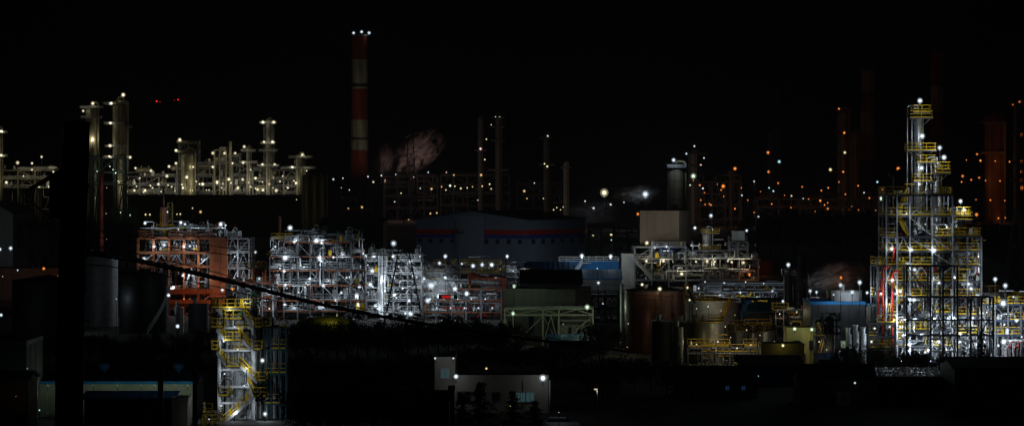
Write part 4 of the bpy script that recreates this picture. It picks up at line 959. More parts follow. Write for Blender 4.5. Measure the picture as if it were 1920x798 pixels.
for i in range(4):
    rp_ = MB().tube(elbow([(X(878 + 4 * i, 640), 638.5, 0), (X(878 + 4 * i, 640), 638.5, Z(512 + 2 * i, 640)), (X(878 + 4 * i, 640) + 1.4, 640, Z(512 + 2 * i, 640))], .6), .2, 8).build('riser_pipe', pinkw)
    tag(rp_, 'red-brown riser pipe beside the brown block, %s from left' % ordn(i + 1), 'pipe', 'riser pipes')
lamps([(874, 548, dict(size=4)), (930, 520, dict(size=3))], 'before the brown block', 630, 'pink', 260, 3, 4)
# red-green lit sign board under the steam
sg = thing('light_board', 'glowing red and green indicator board below the steam', 'light board', (X(840, 590), 590, 0))
MB().bar((0, .2, 0), (0, .2, Z(556, 590)), .2).build('post', steel, sg)
MB().box((0, .1, Z(556, 590)), (3.8, .2, .9)).build('board', black, sg)
for (a, b), c in (((828, 845), 'red'), ((845.5, 851), 'teal')):
    MB().box(((X(a, 590) + X(b, 590)) / 2 - X(840, 590), -.03, Z(556, 590)), ((b - a) * sp(590), .06, .6)).build('light_strip', glow('strip_' + c, COL[c], .3), sg)

# ================================================================== grey works in the centre
gw = building('grey_works', 'long grey flat-roofed works with a dark loading bay', 945, 1078, 546, 530, 16, greyw, roofd, 'flat', cat='building', panels=8, rz=R(-12), wins=[('front', .35, .12, .42, .5, 'dark'), ('front', .6, .12, .66, .45, 'dark'), ('right', .3, .45, .45, .7, 'dark')], doors=[('front', .05, .35, .16, dsteel), ('front', .72, .4, .84, dsteel)])
building('dark_roof_shed', 'shed under a black sloping roof behind the grey works', 978, 1090, 533, 600, 10, dsteel, roofd, 'shed', 2.6, cat='shed')
building('lit_annexe', 'pale annexe lit yellow-green by the alley lamp', 1046, 1112, 603, 512, 9, cream, roofd, 'flat', cat='building', wins=[('front', .3, .35, .38, .75, 'dark'), ('front', .56, .4, .64, .75, 'dark')])
frame('pipe_rack', 'slim yellow-green lit pipe gantry before the grey works', [946, 962, 1018, 1048, 1112], [577, 589], 505, 2.5, 'gw', ny=1, mcol=mat('dull_cream_steel', (.4, .38, .28), .6), mrail=steel, brace=.8, seed=61, decks=False, rails=False)
for i in range(4): pipe(FR['gw']['root'], [(FR['gw']['lx'][0], .4 + .5 * i, FR['gw']['zs'][0] + .2), (FR['gw']['lx'][-1], .4 + .5 * i, FR['gw']['zs'][0] + .2)], .16, [galv, warmcol, steel, galv][i])
lamps([(964, 536, dict(size=7, D=526)), (962, 587, dict(size=7)), (1101, 575, dict(size=9, power=320, D=498)), (1056, 607, dict(size=2, D=500, power=20))], 'along the grey works', 500, 'green', 115, 6, None, name='yard_lamp')
building('blue_canopy', 'dim blue-green canopy strip below the pale annexe', 1030, 1112, 640, 490, 5, dsteel, roofb, 'shed', .8, cat='canopy')
# ================================================================== tanks, left
tank('storage_tank', 'dark tank with a pale spiral stair down its right edge', 264, 92, 515, 545, black, 6, 'cone', stair=(-75, 10), mstair=whitep, rail=dsteel)
tank('storage_tank', 'corrugated silver silo between the black pole and the dark tank', 178, 76, 478, 570, galv, 9, 'cone', mroof=steel)
tank('storage_tank', 'broad black tank at the far left behind the pole', 80, 136, 528, 520, black, 5, 'cone')
tank('storage_tank', 'small grey tank under the orange girders', 335, 18, 577, 540, silver, 4, 'cone', n=24)
tank('storage_tank', 'dull grey tank right of the small grey tank', 370, 38, 570, 550, steel, 5, 'flat', n=32)
tank('storage_tank', 'narrow dim tank hidden behind the stair tower', 404, 22, 588, 540, pinkw, 4, 'cone', n=24)
tower('vent_stack', 'tall thin red and white vent pipe left of the dark tank', 190, 8, 322, 700, pinkw, [], ladder=False, pipes=0, top='flat', cat='stack', sect=9)
building('low_shed', 'low pale shed behind the broad black tank, lit by an orange lamp', -30, 112, 506, 700, 14, greyw, roofd, 'flat', cat='shed', panels=8)
lamps([(82, 503, dict(color='orange', size=7, power=60)), (108, 517, dict(color='orange', size=2.5, power=30)), (5, 518, dict(color='pink', size=2, power=60))], 'on the low pale shed', 690, 'orange', 100, 4, 3, name='sodium_lamp')
lamps([(2, 590, dict(size=7)), (33, 506, dict(size=3, D=500))], 'beside the broad black tank', 512, 'white', 60, 6, 3)
lamps([(333, 611, dict(size=8))], 'between the small tanks', 500, 'white', 45, 6, 4)
lamps([(218, 560, dict(size=3)), (150, 590, dict(size=3))], 'washing the corrugated silver silo', 545, 'white', 70, 3, None)
lamps([(68, 637, dict(size=6, color='warm', power=22))], 'on a slim post left of the black pole', 430, 'warm', 20, 6, None, name='street_lamp')
lamps([(200, 352), (199, 400), (200, 448)], 'added to light the thin red vent pipe', 697.5, 'pink', 26, 1.6, 1, name='fill_lamp')  # small pink lamps added so the vent pipe shows

# ================================================================== tanks, centre right
tank('storage_tank', 'large rusty copper-coloured tank with lamps on its rim', 1230, 114, 546, 480, rustm, 8, 'cone', rail=None, stair=(-40, 25), mstair=yellow, mroof=black)
lamps([(1204, 533, dict(size=6)), (1237, 541, dict(size=9, power=70)), (1289, 539, dict(size=6))], 'on the rim of the rusty tank', 478.6, 'warm', 40, 6, 1.4)
lamps([(1178, 606, dict(size=2, power=34)), (1176, 650, dict(size=2, power=16, color='amber'))], 'at the left flank of the rusty tank', 474, 'pink', 60, 3, None)
tank('storage_tank', 'broad pale tank with yellow rails behind the rusty tank', 1340, 104, 566, 520, galv, 5, 'cone', rail=yellow, mroof=whitep, stair=(-95, -60), mstair=yellow)
flb = thing('stair_walkway', 'blue-white inclined stair between the rusty and the pale tank', 'stair', (X(1298, 500), 500, Z(568, 500)))
MB().bar((0, 0, -Z(568, 500)), (0, 0, 0), .2).build('support', steel, flb)
flight(flb, (X(1303, 500) - X(1298, 500), 0, 0), (X(1289, 500) - X(1298, 500), 0, Z(540, 500) - Z(568, 500)), .9, teal, galv, yellow, .1)
lamps([(1293, 562, dict(size=5, D=510)), (1306, 578, dict(size=2.4)), (1328, 574, dict(size=2.4)), (1352, 582, dict(size=2.2)), (1378, 590, dict(size=2.2, color='amber'))], 'over the broad pale tank', 516, 'warm', 34, 5, None)  # small lamps along the shell are added to brighten the pale tank
for i, (px, w, yt, D, m_) in enumerate([(1242, 40, 603, 455, black), (1284, 46, 605, 456, dsteel), (1330, 58, 606, 452, stain), (1272, 20, 614, 446, stain), (1386, 40, 622, 462, stain), (1414, 32, 624, 466, silver), (1438, 34, 622, 462, silver)]):
    tank('upright_tank', '%s in the tank row before the rusty tank, %s from left' % (['black tank', 'dark tank', 'streaked steel tank', 'narrow steel tank', 'dull steel tank', 'shiny steel tank', 'last shiny steel tank'][i], ordn(sorted([1242, 1284, 1330, 1272, 1386, 1414, 1438]).index(px) + 1)), px, w, yt, D, m_, 4, 'cone', n=32, rail=yellow if i in (2, 4, 5, 6) else None, mroof=steel)
lamps([(1296, 640, dict(size=2, color='yellow')), (1360, 612, dict(size=2.5, color='yellow')), (1352, 648, dict(size=2, color='yellow')), (1400, 618, dict(size=2.5)), (1425, 628, dict(size=2.4)), (1452, 640, dict(size=2.4)), (1376, 648, dict(size=2))], 'among the row of small tanks', 449, 'warm', 36, 3, 3.5)
frame('walkway', 'yellow-railed walkway above the shiny small tanks', [1362, 1395, 1425, 1456], [612], 474, 3, 'wk', mcol=steel, mrail=yellow, brace=.3, seed=63)
fill('wk', 12, [yellow, orange, dsteel, galv], (.06, .12), 131, z=(FR['wk']['zs'][0] - 1, FR['wk']['zs'][0] + 1.2), vert=.4)
lamps([(1375, 606, dict(size=2)), (1430, 606, dict(size=2))], 'on the yellow-railed walkway', 470, 'amber', 30, 2, 1.5)
hd_ = drum('fat black horizontal vessel with pale lettering by the walkway', X(1461, 470), 470, Z(610, 470), 1.0, 2.1, black, saddle=.2)
lm_ = MB()          # worn print too faded to read, only strokes are left
for k, (u, w_, h_) in enumerate(((-.78, .16, .12), (-.56, .16, .16), (-.36, .2, .2), (-.1, .14, .3), (.1, .16, .32), (.3, .2, .3), (.52, .1, .32), (.68, .16, .28))):
    lm_.box((u * .9, -1.02, 1.25), (w_ * .7, .04, h_))
lo_ = lm_.build('worn_print', mat('faded_pink_print', (.6, .35, .33), .7), hd_); lo_['kind'] = 'stuff'
frame('vessel_stand', 'dark stand below the fat black vessel', [1448, 1474], [610], 469.2, 1.8, 'vs', ny=1, mcol=dsteel, mrail=dsteel, rails=False, brace=.8, seed=64)
building('blue_pipe_shed', 'dull teal roofed shed beside the fat black vessel', 1396, 1450, 585, 520, 8, dsteel, mat('teal_roof', (.06, .17, .22), .6), 'gable', 1.4, ridge='x', cat='shed')
MB_b = thing('blue_pipe', 'bright blue pipe bending down beside the broad pale tank', 'pipe', (X(1396, 478), 478, 0))
MB().tube(elbow([(0, 0, Z(602, 478)), (0, 0, Z(568, 478)), (1.0, 1.2, Z(566, 478))], .8), .38, 10).build('riser', bluep, MB_b)
MB().tube(elbow([(.2, -.2, Z(602, 478)), (4.0, -.2, Z(606, 478)), (8.0, -.2, Z(606, 478))], .8), .26, 10).build('run', bluep, MB_b)
MB().bar((0, .1, 0), (0, .1, Z(602, 478)), .3).build('support', steel, MB_b)
for i, (px, w, yt) in enumerate([(1478, 17, 518), (1495, 14, 519)]):
    tank('column_tank', 'tall ribbed grey column tank, %s of the pair under a railed platform' % ['left', 'right'][i], px, w, yt, 560, stain, 7, 'cone', n=24)
pl_ = thing('platform', 'yellow-white railed platform on the twin grey column tanks', 'platform', (X(1485, 560), 560, Z(517, 560)))
MB().box((0, 1.2, .1), (3.6, 2.6, .15)).build('deck', steel, pl_); rail_mb(MB(), [(-1.8, 2.4, .2), (-1.8, 0, .2), (1.8, 0, .2), (1.8, 2.4, .2)], 1.1, .11, 1).build('railing', mat('pale_yellow_rail', (.6, .55, .35), .5), pl_)
lamps([(1478, 496, dict(size=8, D=561)), (1468, 564, dict(size=7, D=530))], 'at the twin grey column tanks', 552, 'white', 75, 6, 1.6)
tower('dark_stack', 'plain near-black stack right of the twin grey column tanks', 1504, 15, 478, 520, black, [], ladder=False, pipes=1, side=1, top='flat', cat='stack')
frame('pipe_rack', 'low cluttered pipe rack between the walkway and the twin column tanks', [1395, 1420, 1445, 1470], [560, 578], 600, 6, 'lp', mcol=dsteel, mrail=dsteel, brace=.4, seed=66)
fill('lp', 24, MIX + [redp], (.08, .2), 133, vert=.5)
frame('pipe_rack', 'crowded grey pipe rack under the long rack right of the rusty tank', [1300, 1326, 1352, 1378, 1404, 1430, 1456], [546, 562], 640, 8, 'rc', mcol=steel, mrail=galv, mdeck=dsteel, brace=.4, seed=85, railp=.35)
fill('rc', 60, MIX + [yellow, redp], (.07, .2), 171, vert=.5, y=(-.3, 5)); clutter('rc', 40, [silver, whitep, galv, yellow], 12)
frame('pipe_rack', 'low pipe clutter before the charcoal works', [1452, 1478, 1504, 1530, 1556], [582, 600], 470, 5, 'rd', mcol=dsteel, mrail=yellow, mdeck=steel, brace=.4, seed=86)
fill('rd', 36, MIX + [redp, yellow], (.06, .16), 172, vert=.5, y=(-.3, 4)); clutter('rd', 24, [silver, whitep, galv, redp], 13)
frame('pipe_rack', 'low yellow-railed pipe clutter at the feet of the small tanks', [1290, 1316, 1342, 1368, 1394, 1420], [650, 660], 434, 3, 're', ny=1, mcol=steel, mrail=yellow, brace=.4, seed=87)
fill('re', 30, MIX + [yellow], (.05, .12), 173, vert=.4, y=(-.3, 2.4)); clutter('re', 20, [silver, whitep, galv, yellow], 14, (.25, .6), (0, 2))
lamps([(1310, 540, dict(size=4)), (1350, 553, dict(size=4)), (1388, 548, dict(size=4)), (1420, 556, dict(size=4)), (1448, 545, dict(size=4)), (1372, 568, dict(size=3))], 'in the crowded rack right of the rusty tank', 638, 'white', 60, 4, 1.5, name='deck_lamp')
lamps([(1462, 588, dict(size=3)), (1494, 584, dict(size=3)), (1514, 596, dict(size=3)), (1542, 588, dict(size=4)), (1536, 640, dict(size=3, D=437)), (1550, 655, dict(size=3, D=434))], 'in the clutter before the charcoal works', 467, 'warm', 34, 4, 1.5, name='deck_lamp')
lamps([(1306, 645, dict(size=3)), (1346, 640, dict(size=3)), (1382, 652, dict(size=3)), (1408, 646, dict(size=3)), (1370, 632, dict(size=2.5))], 'at the feet of the small tanks', 432, 'warm', 26, 4, 1.5, name='deck_lamp')
# yellow house, olive house
building('yellow_house', 'small cream-yellow house with two lamps under the eaves', 1475, 1529, 619, 440, 5, mat('cream_yellow_wall', (.62, .5, .2), .8, 0, .15, .6), roofd, 'flat', cat='house', wins=[('front', .22, .5, .46, .74, 'dark'), ('front', .78, .5, .92, .74, 'dark')], doors=[('front', .56, .4, .66, dsteel)])
lamps([(1490, 616), (1522, 617)], 'over the cream-yellow house front', 437.6, 'green', 28, 7.5, 0.4, name='wall_lamp')
building('olive_house', 'low olive house with two blue lit windows and one lamp', 1428, 1508, 649, 425, 5, olive, roofd, 'flat', cat='house', wins=[('front', .18, .2, .27, .6, 'dark'), ('front', .44, .25, .56, .7, glow('window_blue', (.12, .42, 1.0), .22)), ('front', .68, .45, .76, .65, glow('window_blue', (.12, .42, 1.0), .22))])
lamps([(1468, 647, dict(size=6))], 'on the olive house roof edge', 423.4, 'yellow', 12, 6, .4, name='wall_lamp')
frame('stair_scaffold', 'yellow braced stair frame right of the cream-yellow house', [1530, 1546], [600, 630], 436, 3, 'sf', mcol=dsteel, mrail=yellow, mbrace=yellow, brace=1, seed=67)
# dark blue-rimmed building and tank
building('dark_works', 'charcoal works building with a blue roof rim', 1520, 1622, 570, 455, 12, mat('charcoal_panel', (.06, .065, .07), .6), roofd, 'flat', cat='building', panels=7, trim=roofbb, wins=[('front', .55, .25, .75, .38, 'green')])
tank('storage_tank', 'grey-blue tank with blue rim and yellow stair landing', 1661, 66, 570, 452, greyw, 5, 'flat', mroof=roofbb, stair=(-120, -80), mstair=yellow)
frame('stair_scaffold', 'dark stair frame with yellow railings before the grey-blue tank', [1628, 1646, 1678], [605, 630, 652], 444, 2.4, 'st', mcol=dsteel, mrail=yellow, brace=.9, seed=68, beam=.25, mbeam=dsteel)
tank('roof_tank', 'wide white tank standing on the roof of the charcoal works', 1591, 58, 546, 458, whitep, 3, 'flat', zbase=Z(570, 455) + .1, n=36)
lamps([(1519, 545), (1531, 547), (1576, 534, dict(size=9, D=453)), (1598, 547, dict(D=453, post=2)), (1612, 529, dict(size=8, D=453)), (1626, 548, dict(D=453, post=2)), (1563, 552, dict(D=453, size=4, post=1)), (1577, 520, dict(color='orange', size=8, power=110))], 'behind the charcoal works roof', 478, 'white', 110, 7, 5)
tower('vent_hut', 'small hooded vent tower behind the charcoal works', 1556, 11, 540, 470, warmcol, [], ladder=False, pipes=0, top='flat', cat='vent')
for i, (px, w, yt) in enumerate([(1592, 11, 627), (1606, 12, 622), (1620, 10, 626)]):
    tank('process_pot', 'pale bullet-topped pot before the charcoal works, %s of three from left' % ordn(i + 1), px, w, yt, 442, galv, 3, 'dome', n=20)
tower('equipment_tower', 'near-black equipment column before the charcoal works', 1556, 18, 592, 436, dsteel, [(600, .6, .6), (625, .6, .6)], rail=dsteel, cat='column')
lamps([(1573, 618, dict(size=4, color='green', power=14)), (1640, 615, dict(size=6, power=50)), (1634, 640, dict(size=5, power=45)), (1668, 612, dict(size=5, power=50)), (1612, 660, dict(size=3, power=10))], 'along the foot of the charcoal works', 441, 'white', 40, 4, 2.5)

# ================================================================== the tall steel tower, right
DT = 445
frame('tower_structure', 'tallest lit steel tower frame with yellow railings and bracing', [1662, 1682, 1706, 1748, 1786], [365, 404, 443, 470, 497, 527, 556, 586, 618, 648], DT, 9, 't1', mcol=galv, mbeam=dsteel, mrail=yellow, mdeck=dsteel, mbrace=galv, brace=.42, seed=71, beam=.24, col_w=.24, rail_ends=True)
frame('tower_structure', 'grey shoulder frame with a railed deck right of the tallest tower', [1787, 1814, 1840], [442, 470, 497, 527, 556, 590, 625, 655], DT + .5, 9, 't2', mcol=steel, mbeam=dsteel, mrail=yellow, mdeck=dsteel, brace=.4, seed=72, beam=.26, col_w=.26)
frame('tower_structure', 'near-black front frame across the lower right tower', [1700, 1745, 1768, 1795, 1820, 1840, 1862], [497, 555, 598, 627], DT - 4, 3, 't3', ny=1, mcol=dsteel, mbeam=dsteel, mrail=dsteel, mdeck=dsteel, brace=.35, seed=73, beam=.22, col_w=.26, tops=[0, 0, 0, 0, 1, 1, 1], rails=False, decks=False)
frame('tower_structure', 'left wing frame of the tall tower with red fire piping', [1645, 1661], [497, 556, 600, 645], DT + .8, 8, 't4', mcol=steel, mbeam=dsteel, mrail=yellow, brace=.5, seed=74, beam=.24, col_w=.24)
frame('pipe_rack', 'long pipe rack with a blue front beam running off to the right edge', [1842, 1866, 1890, 1914, 1940], [570, 600, 627], DT + 4, 9, 't5', mcol=steel, mbeam=mat('navy_beam', (.03, .06, .13), .5), mrail=yellow, mdeck=steel, brace=.35, seed=75, rails=True)
t1 = FR['t1']; t2 = FR['t2']; t5 = FR['t5']
tm_ = MIX + [whitep, silver, steel, dsteel]
fill('t1', 60, tm_ + [yellow, redp], (.06, .2), 141, y=(-.2, 6), z=(1, t1['zs'][4]), vert=.55)
fill('t1', 45, tm_, (.06, .2), 142, y=(0, 6), z=(t1['zs'][9], t1['zs'][6]), vert=.6)
fill('t1', 26, tm_ + [redp], (.05, .14), 143, y=(0, 6), z=(t1['zs'][4], t1['zs'][0]), vert=.55)
fill('t2', 60, tm_ + [redp], (.06, .22), 144, y=(-.2, 6), z=(1, t2['zs'][0] - 1), vert=.55)
fill('t4', 16, tm_ + [redp, redp], (.05, .14), 145, y=(-.2, 4), vert=.6)
fill('t5', 70, tm_ + [redp], (.06, .22), 146, y=(-.2, 6), vert=.55)
fill('t3', 16, [dsteel, steel, galv], (.06, .16), 147, y=(.2, 2.6), vert=.4, z=(1, Z(560, DT)))
for a, b, z0, z1 in ((1666, 1698, 527, 497), (1698, 1666, 556, 527), (1666, 1698, 586, 556), (1698, 1666, 618, 586), (1666, 1698, 648, 618), (1684, 1704, 404, 365), (1704, 1684, 443, 404)):
    flight(t1['root'], (X(a, DT) - t1['xm'], 1.2, Z(z0, DT)), (X(b, DT) - t1['xm'], 1.2, Z(z1, DT)), .9, yellow, galv, yellow, .09)
for i, px in enumerate((1655, 1672)):
    pipe(t1['root'], [(X(px, DT) - t1['xm'], -.4, 2), (X(px, DT) - t1['xm'], -.4, Z(500 + i * 8, DT)), (X(px + 14, DT) - t1['xm'], -.4, Z(500 + i * 8, DT))], .17, redp)
pipe(t1['root'], [(X(1672, DT) - t1['xm'], -.4, Z(486, DT)), (X(1676, DT) - t1['xm'], -.4, Z(474, DT)), (X(1676, DT) - t1['xm'], -.4, Z(462, DT))], .14, redp)
tower('distillation_tower', 'tallest slim silver column crowned with yellow railings and a lamp', 1722, 17, 206, DT + 4, silver, [(222, .9, 1.3), (212, .4, 1.0), (283, 1.4, 1.8), (305, -.2, 1.7), (340, .3, 1.3)], side=-1, pipes=2, sect=8)
tower('distillation_tower', 'second silver column with a rounded pipe loop beside the tallest', 1757, 14, 302, DT + 3, silver, [(318, -.2, 1.2), (325, .2, 1.3)], side=-1, pipes=2, sect=6)
tower('distillation_tower', 'short thick silver column with an arched pipe on the shoulder frame', 1794, 17, 392, DT + 3, silver, [(412, -.2, 1.5), (402, -.2, 1.2), (440, .5, .5)], side=-1, pipes=1, sect=4)
TV = [(1690, 497, 9, 40, silver), (1735, 497, 12, 30, silver), (1770, 497, 10, 28, whitep), (1806, 497, 9, 36, galv), (1826, 497, 9, 30, steel), (1690, 556, 11, 40, silver), (1732, 556, 9, 34, whitep), (1776, 556, 12, 42, silver), (1804, 556, 14, 40, whitep), (1828, 556, 10, 34, galv), (1800, 600, 12, 34, steel), (1818, 600, 11, 34, steel), (1720, 618, 13, 44, whitep), (1776, 618, 13, 44, silver), (1700, 655, 14, 30, whitep), (1736, 655, 12, 32, silver), (1770, 655, 15, 34, whitep), (1812, 660, 14, 38, silver), (1832, 660, 12, 34, whitep)]
for i, (px, py, w, hp, m_) in enumerate(TV):
    lv = {497: 'third', 556: 'fourth', 600: 'black-framed', 618: 'fifth', 655: 'lowest', 660: 'lowest'}[py]; same = sorted(t[0] for t in TV if {655: 660}.get(t[1], t[1]) == {655: 660}.get(py, py))
    vessel('pale upright vessel on the %s level of the tall tower, %s from left' % (lv, ordn(same.index(px) + 1)), X(px, DT), DT + 3.2, Z(py, DT), w * sp(DT) / 2, hp * sp(DT), m_, group='vessels in the tall tower')
for i, (px, py, w) in enumerate([(1745, 470, 22), (1808, 484, 26), (1770, 530, 24), (1815, 540, 22), (1735, 600, 20), (1790, 648, 24)]):
    drum('pale exchanger drum in the tall tower, %s from the top' % ordn(i + 1), X(px, DT), DT + 1.5, Z(py, DT), .55, w * sp(DT) * .8, [silver, whitep][i % 2], group='exchangers in the tall tower', saddle=.3)
TL = [(1725, 189, dict(size=9, power=100)), (1729, 255, dict(size=9)), (1762, 277, dict(size=8)), (1770, 295, dict(size=9)), (1728, 315, dict(size=9)), (1725, 345, dict(size=5)), (1801, 377, dict(size=9)), (1808, 393, dict(size=8))]
lamps(TL, 'on the columns above the tall tower frame', DT + .4, 'white', 90, 8, 1.8, order='y')
TB = [(1672, 466, 9), (1709, 468, 9), (1751, 469, 10), (1715, 505, 7), (1673, 525, 10), (1679, 550, 7), (1652, 550, 7), (1714, 562, 8), (1688, 546, 7), (1816, 532, 7), (1821, 541, 8), (1790, 520, 5), (1700, 400, 4), (1735, 420, 4), (1775, 425, 4), (1760, 530, 5), (1745, 590, 6), (1706, 645, 8), (1690, 600, 5), (1780, 600, 5), (1800, 640, 7), (1760, 640, 7), (1820, 610, 5), (1835, 480, 4), (1735, 660, 6)] + [(1668 + 12 * i, 570 + (i * 29 % 88), 4 + i % 2) for i in range(14)] + [(1850 + 11 * i, 585 + (i * 31 % 70), 4 + i % 3) for i in range(7)]
lamps([(a[0], a[1], dict(size=a[2], power=120 if a[1] > 560 else 62)) for a in TB], 'inside the tall tower frame', DT - 1.2, 'white', 60, 6, 1.5)
lamps([(1866, 523, dict(size=8)), (1885, 535, dict(size=8)), (1881, 568, dict(size=15, power=220)), (1882, 640, dict(size=12, power=220)), (1845, 641, dict(size=8, power=150)), (1908, 600, dict(size=5)), (1862, 600, dict(size=5)), (1915, 640, dict(size=6)), (1900, 556, dict(size=5))], 'around the long right-hand pipe rack', DT - 1, 'white', 120, 6, 2.2)
for i, (px, w, yt, D) in enumerate([(1862, 32, 550, DT + 12), (1890, 34, 560, DT + 14), (1918, 40, 566, DT + 11)]):
    tank('storage_tank', 'white tank with yellow top railing behind the right-hand rack, %s from left' % ordn(i + 1), px, w, yt, D, whitep, 5, 'cone', rail=yellow, n=32)
for i, (px, hp, w) in enumerate([(1852, 30, 10), (1872, 34, 12), (1896, 30, 11), (1912, 34, 12)]):
    vessel('pale vessel standing below the blue rack beam, %s from left' % ordn(i + 1), X(px, DT), DT + 6, 0, w * sp(DT) / 2, hp * sp(DT) * 1.3, whitep, group='vessels below the blue beam')
for i, px in enumerate((1886, 1893, 1900, 1907)):
    rp_ = thing('fire_riser', 'thin red fire riser below the blue rack beam, %s from left' % ordn(i + 1), 'pipe', (X(px, DT), DT - 1.6, 0), 0, 'red fire risers')
    MB().tube(elbow([(0, 0, 0), (0, 0, 3.2 + (i % 2) * .7), (.5, .6, 3.2 + (i % 2) * .7)], .3), .11, 7).build('riser', redp, rp_)
    MB().lathe([(.2, 0), (.2, .12)], 8, (0, 0, 1.2)).build('valve_wheel', redp, rp_)
for k, n in (('t1', 90), ('t2', 60), ('t5', 60), ('t4', 12)): clutter(k, n, [silver, whitep, whitep, galv, yellow, redp], 300 + n, (.3, .8), (-.2, 4))
building('grey_hall', 'grey gabled hall far behind the right shoulder frame', 1838, 1888, 500, 700, 22, greyw, greyw, 'gable', 1.6, ridge='y', cat='hall')
pylon('lattice_pylon', 'dim lattice pylon at the right edge behind the tall tower', 1905, 44, 10, 392, 640, steel, arms=2)
pylon('lattice_pylon', 'dark lattice power pylon standing before the pipe maze', 757, 80, 12, 452, 545, dsteel, arms=0)
# ================================================================== foreground: stair tower
DS = 345
sx = lambda p: X(p, DS) - X(445, DS); sz = lambda p: Z(p, DS)
st = thing('stair_tower', 'white columned stair tower with zigzag yellow-railed flights', 'stair tower', (X(445, DS), DS, 0))
for px in (411, 475):
    for y in (0, 3.2): MB().tube([(sx(px), y, 0), (sx(px), y, sz(578))], .24, 12).build('column', whitep, st)
for i, py in enumerate((578, 612, 654, 690, 722, 752)):
    z = sz(py)
    MB().bar((sx(411) + .25, 0, z - .15), (sx(475) - .25, 0, z - .15), .16, .28).build('beam', whitep, st)
    MB().bar((sx(411), .25, z - .15), (sx(411), 2.95, z - .15), .16, .28).build('beam', whitep, st); MB().bar((sx(475), .25, z - .15), (sx(475), 2.95, z - .15), .16, .28).build('beam', whitep, st)
def plat(x0, x1, y0, y1, py, name='platform'):
    z = sz(py); d = MB().box(((sx(x0) + sx(x1)) / 2, (y0 + y1) / 2, z), (sx(x1) - sx(x0), y1 - y0, .12)).build(name, dsteel, st)
    rail_mb(MB(), [(sx(x0), y1, z + .06), (sx(x0), y0, z + .06), (sx(x1), y0, z + .06), (sx(x1), y1, z + .06)], 1.05, .085, .9).build('railing', yellow, d)
plat(398, 472, -1.1, 3, 577)
for a, b, y in ((397, 421, 613), (440, 472, 614), (397, 412, 655), (436, 462, 655), (478, 492, 613), (476, 490, 655), (483, 500, 713), (478, 500, 742), (412, 432, 741)): plat(a, b, -1.1 if a < 420 or a > 470 else .2, 1.8, y)
seq = [((474, 613), (452, 577)), ((408, 577), (424, 598)), ((408, 617), (424, 638)), ((472, 655), (449, 628)), ((408, 660), (428, 687)), ((484, 716), (450, 684)), ((418, 795), (478, 742)), ((478, 742), (466, 716))]
for (a, ya), (b, yb) in seq:
    p, q = (sx(a), -1.0, sz(ya)), (sx(b), -1.0, sz(yb))
    if p[2] > q[2]: p, q = q, p
    flight(st, p, q, .9, galv, galv, yellow, .08, .95)
for a, b, y in ((422, 456, 598), (422, 454, 638), (426, 452, 687)): plat(a, b, -1.1, 0.2, y, 'landing')
inner = [(424, 9), (434, 14), (446, 22), (458, 12), (466, 8)]
for i, (px, w) in enumerate(inner):
    r = w * sp(DS) / 2; ht = sz((600, 560, 548, 556, 640)[i])
    tower('process_tower', 'white slim column inside the stair tower, %s from left' % ordn(i + 1), px, w, (600, 560, 548, 556, 640)[i], DS, whitep if i % 2 == 0 else silver, [], ladder=False, pipes=1, side=(-1) ** i, sect=5, dy=1.9)
for i, (px, a) in enumerate(((441, 545), (450, 540), (462, 548), (470, 552))): pipe(st, [(sx(px), 1.2, sz(600)), (sx(px), 1.2, sz(a)), (sx(px + 8), 1.2, sz(a)), (sx(px + 8), 1.2, sz(a) - 1.6)], .14, [whitep, galv, silver, greenp][i])
pipe_fill(st, sx(412), sx(474), .6, 2.8, 0.5, sz(700), 24, [whitep, silver, galv, steel], .07, .16, random.Random(8), .75)
pipe_fill(st, sx(412), sx(474), .6, 2.8, sz(700), sz(560), 16, [whitep, silver, galv], .07, .14, random.Random(9), .75)
for i, (a, b, y) in enumerate(((452, 472, 582), (444, 470, 583))): pipe(st, [(sx(a), -.6, sz(y) - .2), (sx(b), -.6, sz(y) - .2)], .1, greenp)
frame('service_frame', 'slim teal frame with yellow platforms right of the stair tower', [496, 508, 524, 536], [613, 655, 700, 757], DS + 2, 3, 'sv', ny=1, mcol=teal, mbeam=teal, mrail=yellow, mdeck=dsteel, brace=.25, seed=81, beam=.14, col_w=.16)
for i, (px, w, yt) in enumerate([(488, 10, 600), (500, 12, 596), (514, 9, 612), (528, 9, 640)]):
    tower('process_tower', '%s process column at the teal frame, %s from left' % (['stained', 'stained', 'grey', 'dim grey'][i], ordn(i + 1)), px, w, yt, DS + 3, [stain, stain, galv, steel][i], [], ladder=False, pipes=1, side=1, sect=4)
pipe_fill(FR['sv']['root'], FR['sv']['lx'][0], FR['sv']['lx'][-1], .3, 2.6, .5, sz(690), 18, [steel, galv, dsteel, greenp], .06, .14, random.Random(10), .6)
lamps([(492, 675, dict(size=8, power=50)), (421, 700, dict(size=4)), (440, 612, dict(size=3.5)), (446, 655, dict(size=3.5)), (458, 722, dict(size=3.5)), (430, 580, dict(size=3)), (460, 566, dict(size=3)), (420, 640, dict(size=3)), (462, 690, dict(size=3)), (415, 760, dict(size=4)), (497, 775, dict(size=9, power=60)), (440, 775, dict(size=3.5))], 'around the stair tower', DS - 1.6, 'white', 34, 4, 1.4)
# low plant at the stair tower's foot
frame('pipe_rack', 'low yellow-railed pipe rack at the foot of the stair tower', [380, 398, 412], [775, 788], 338, 3, 'ft', ny=1, mcol=yellow, mrail=yellow, brace=.6, seed=82, beam=.14, col_w=.14)
fill('ft', 10, [yellow, whitep, galv], (.06, .12), 161)
lamps([(392, 785, dict(size=3, power=14))], 'on the low yellow-railed rack', 335, 'white', 14, 3, 1)

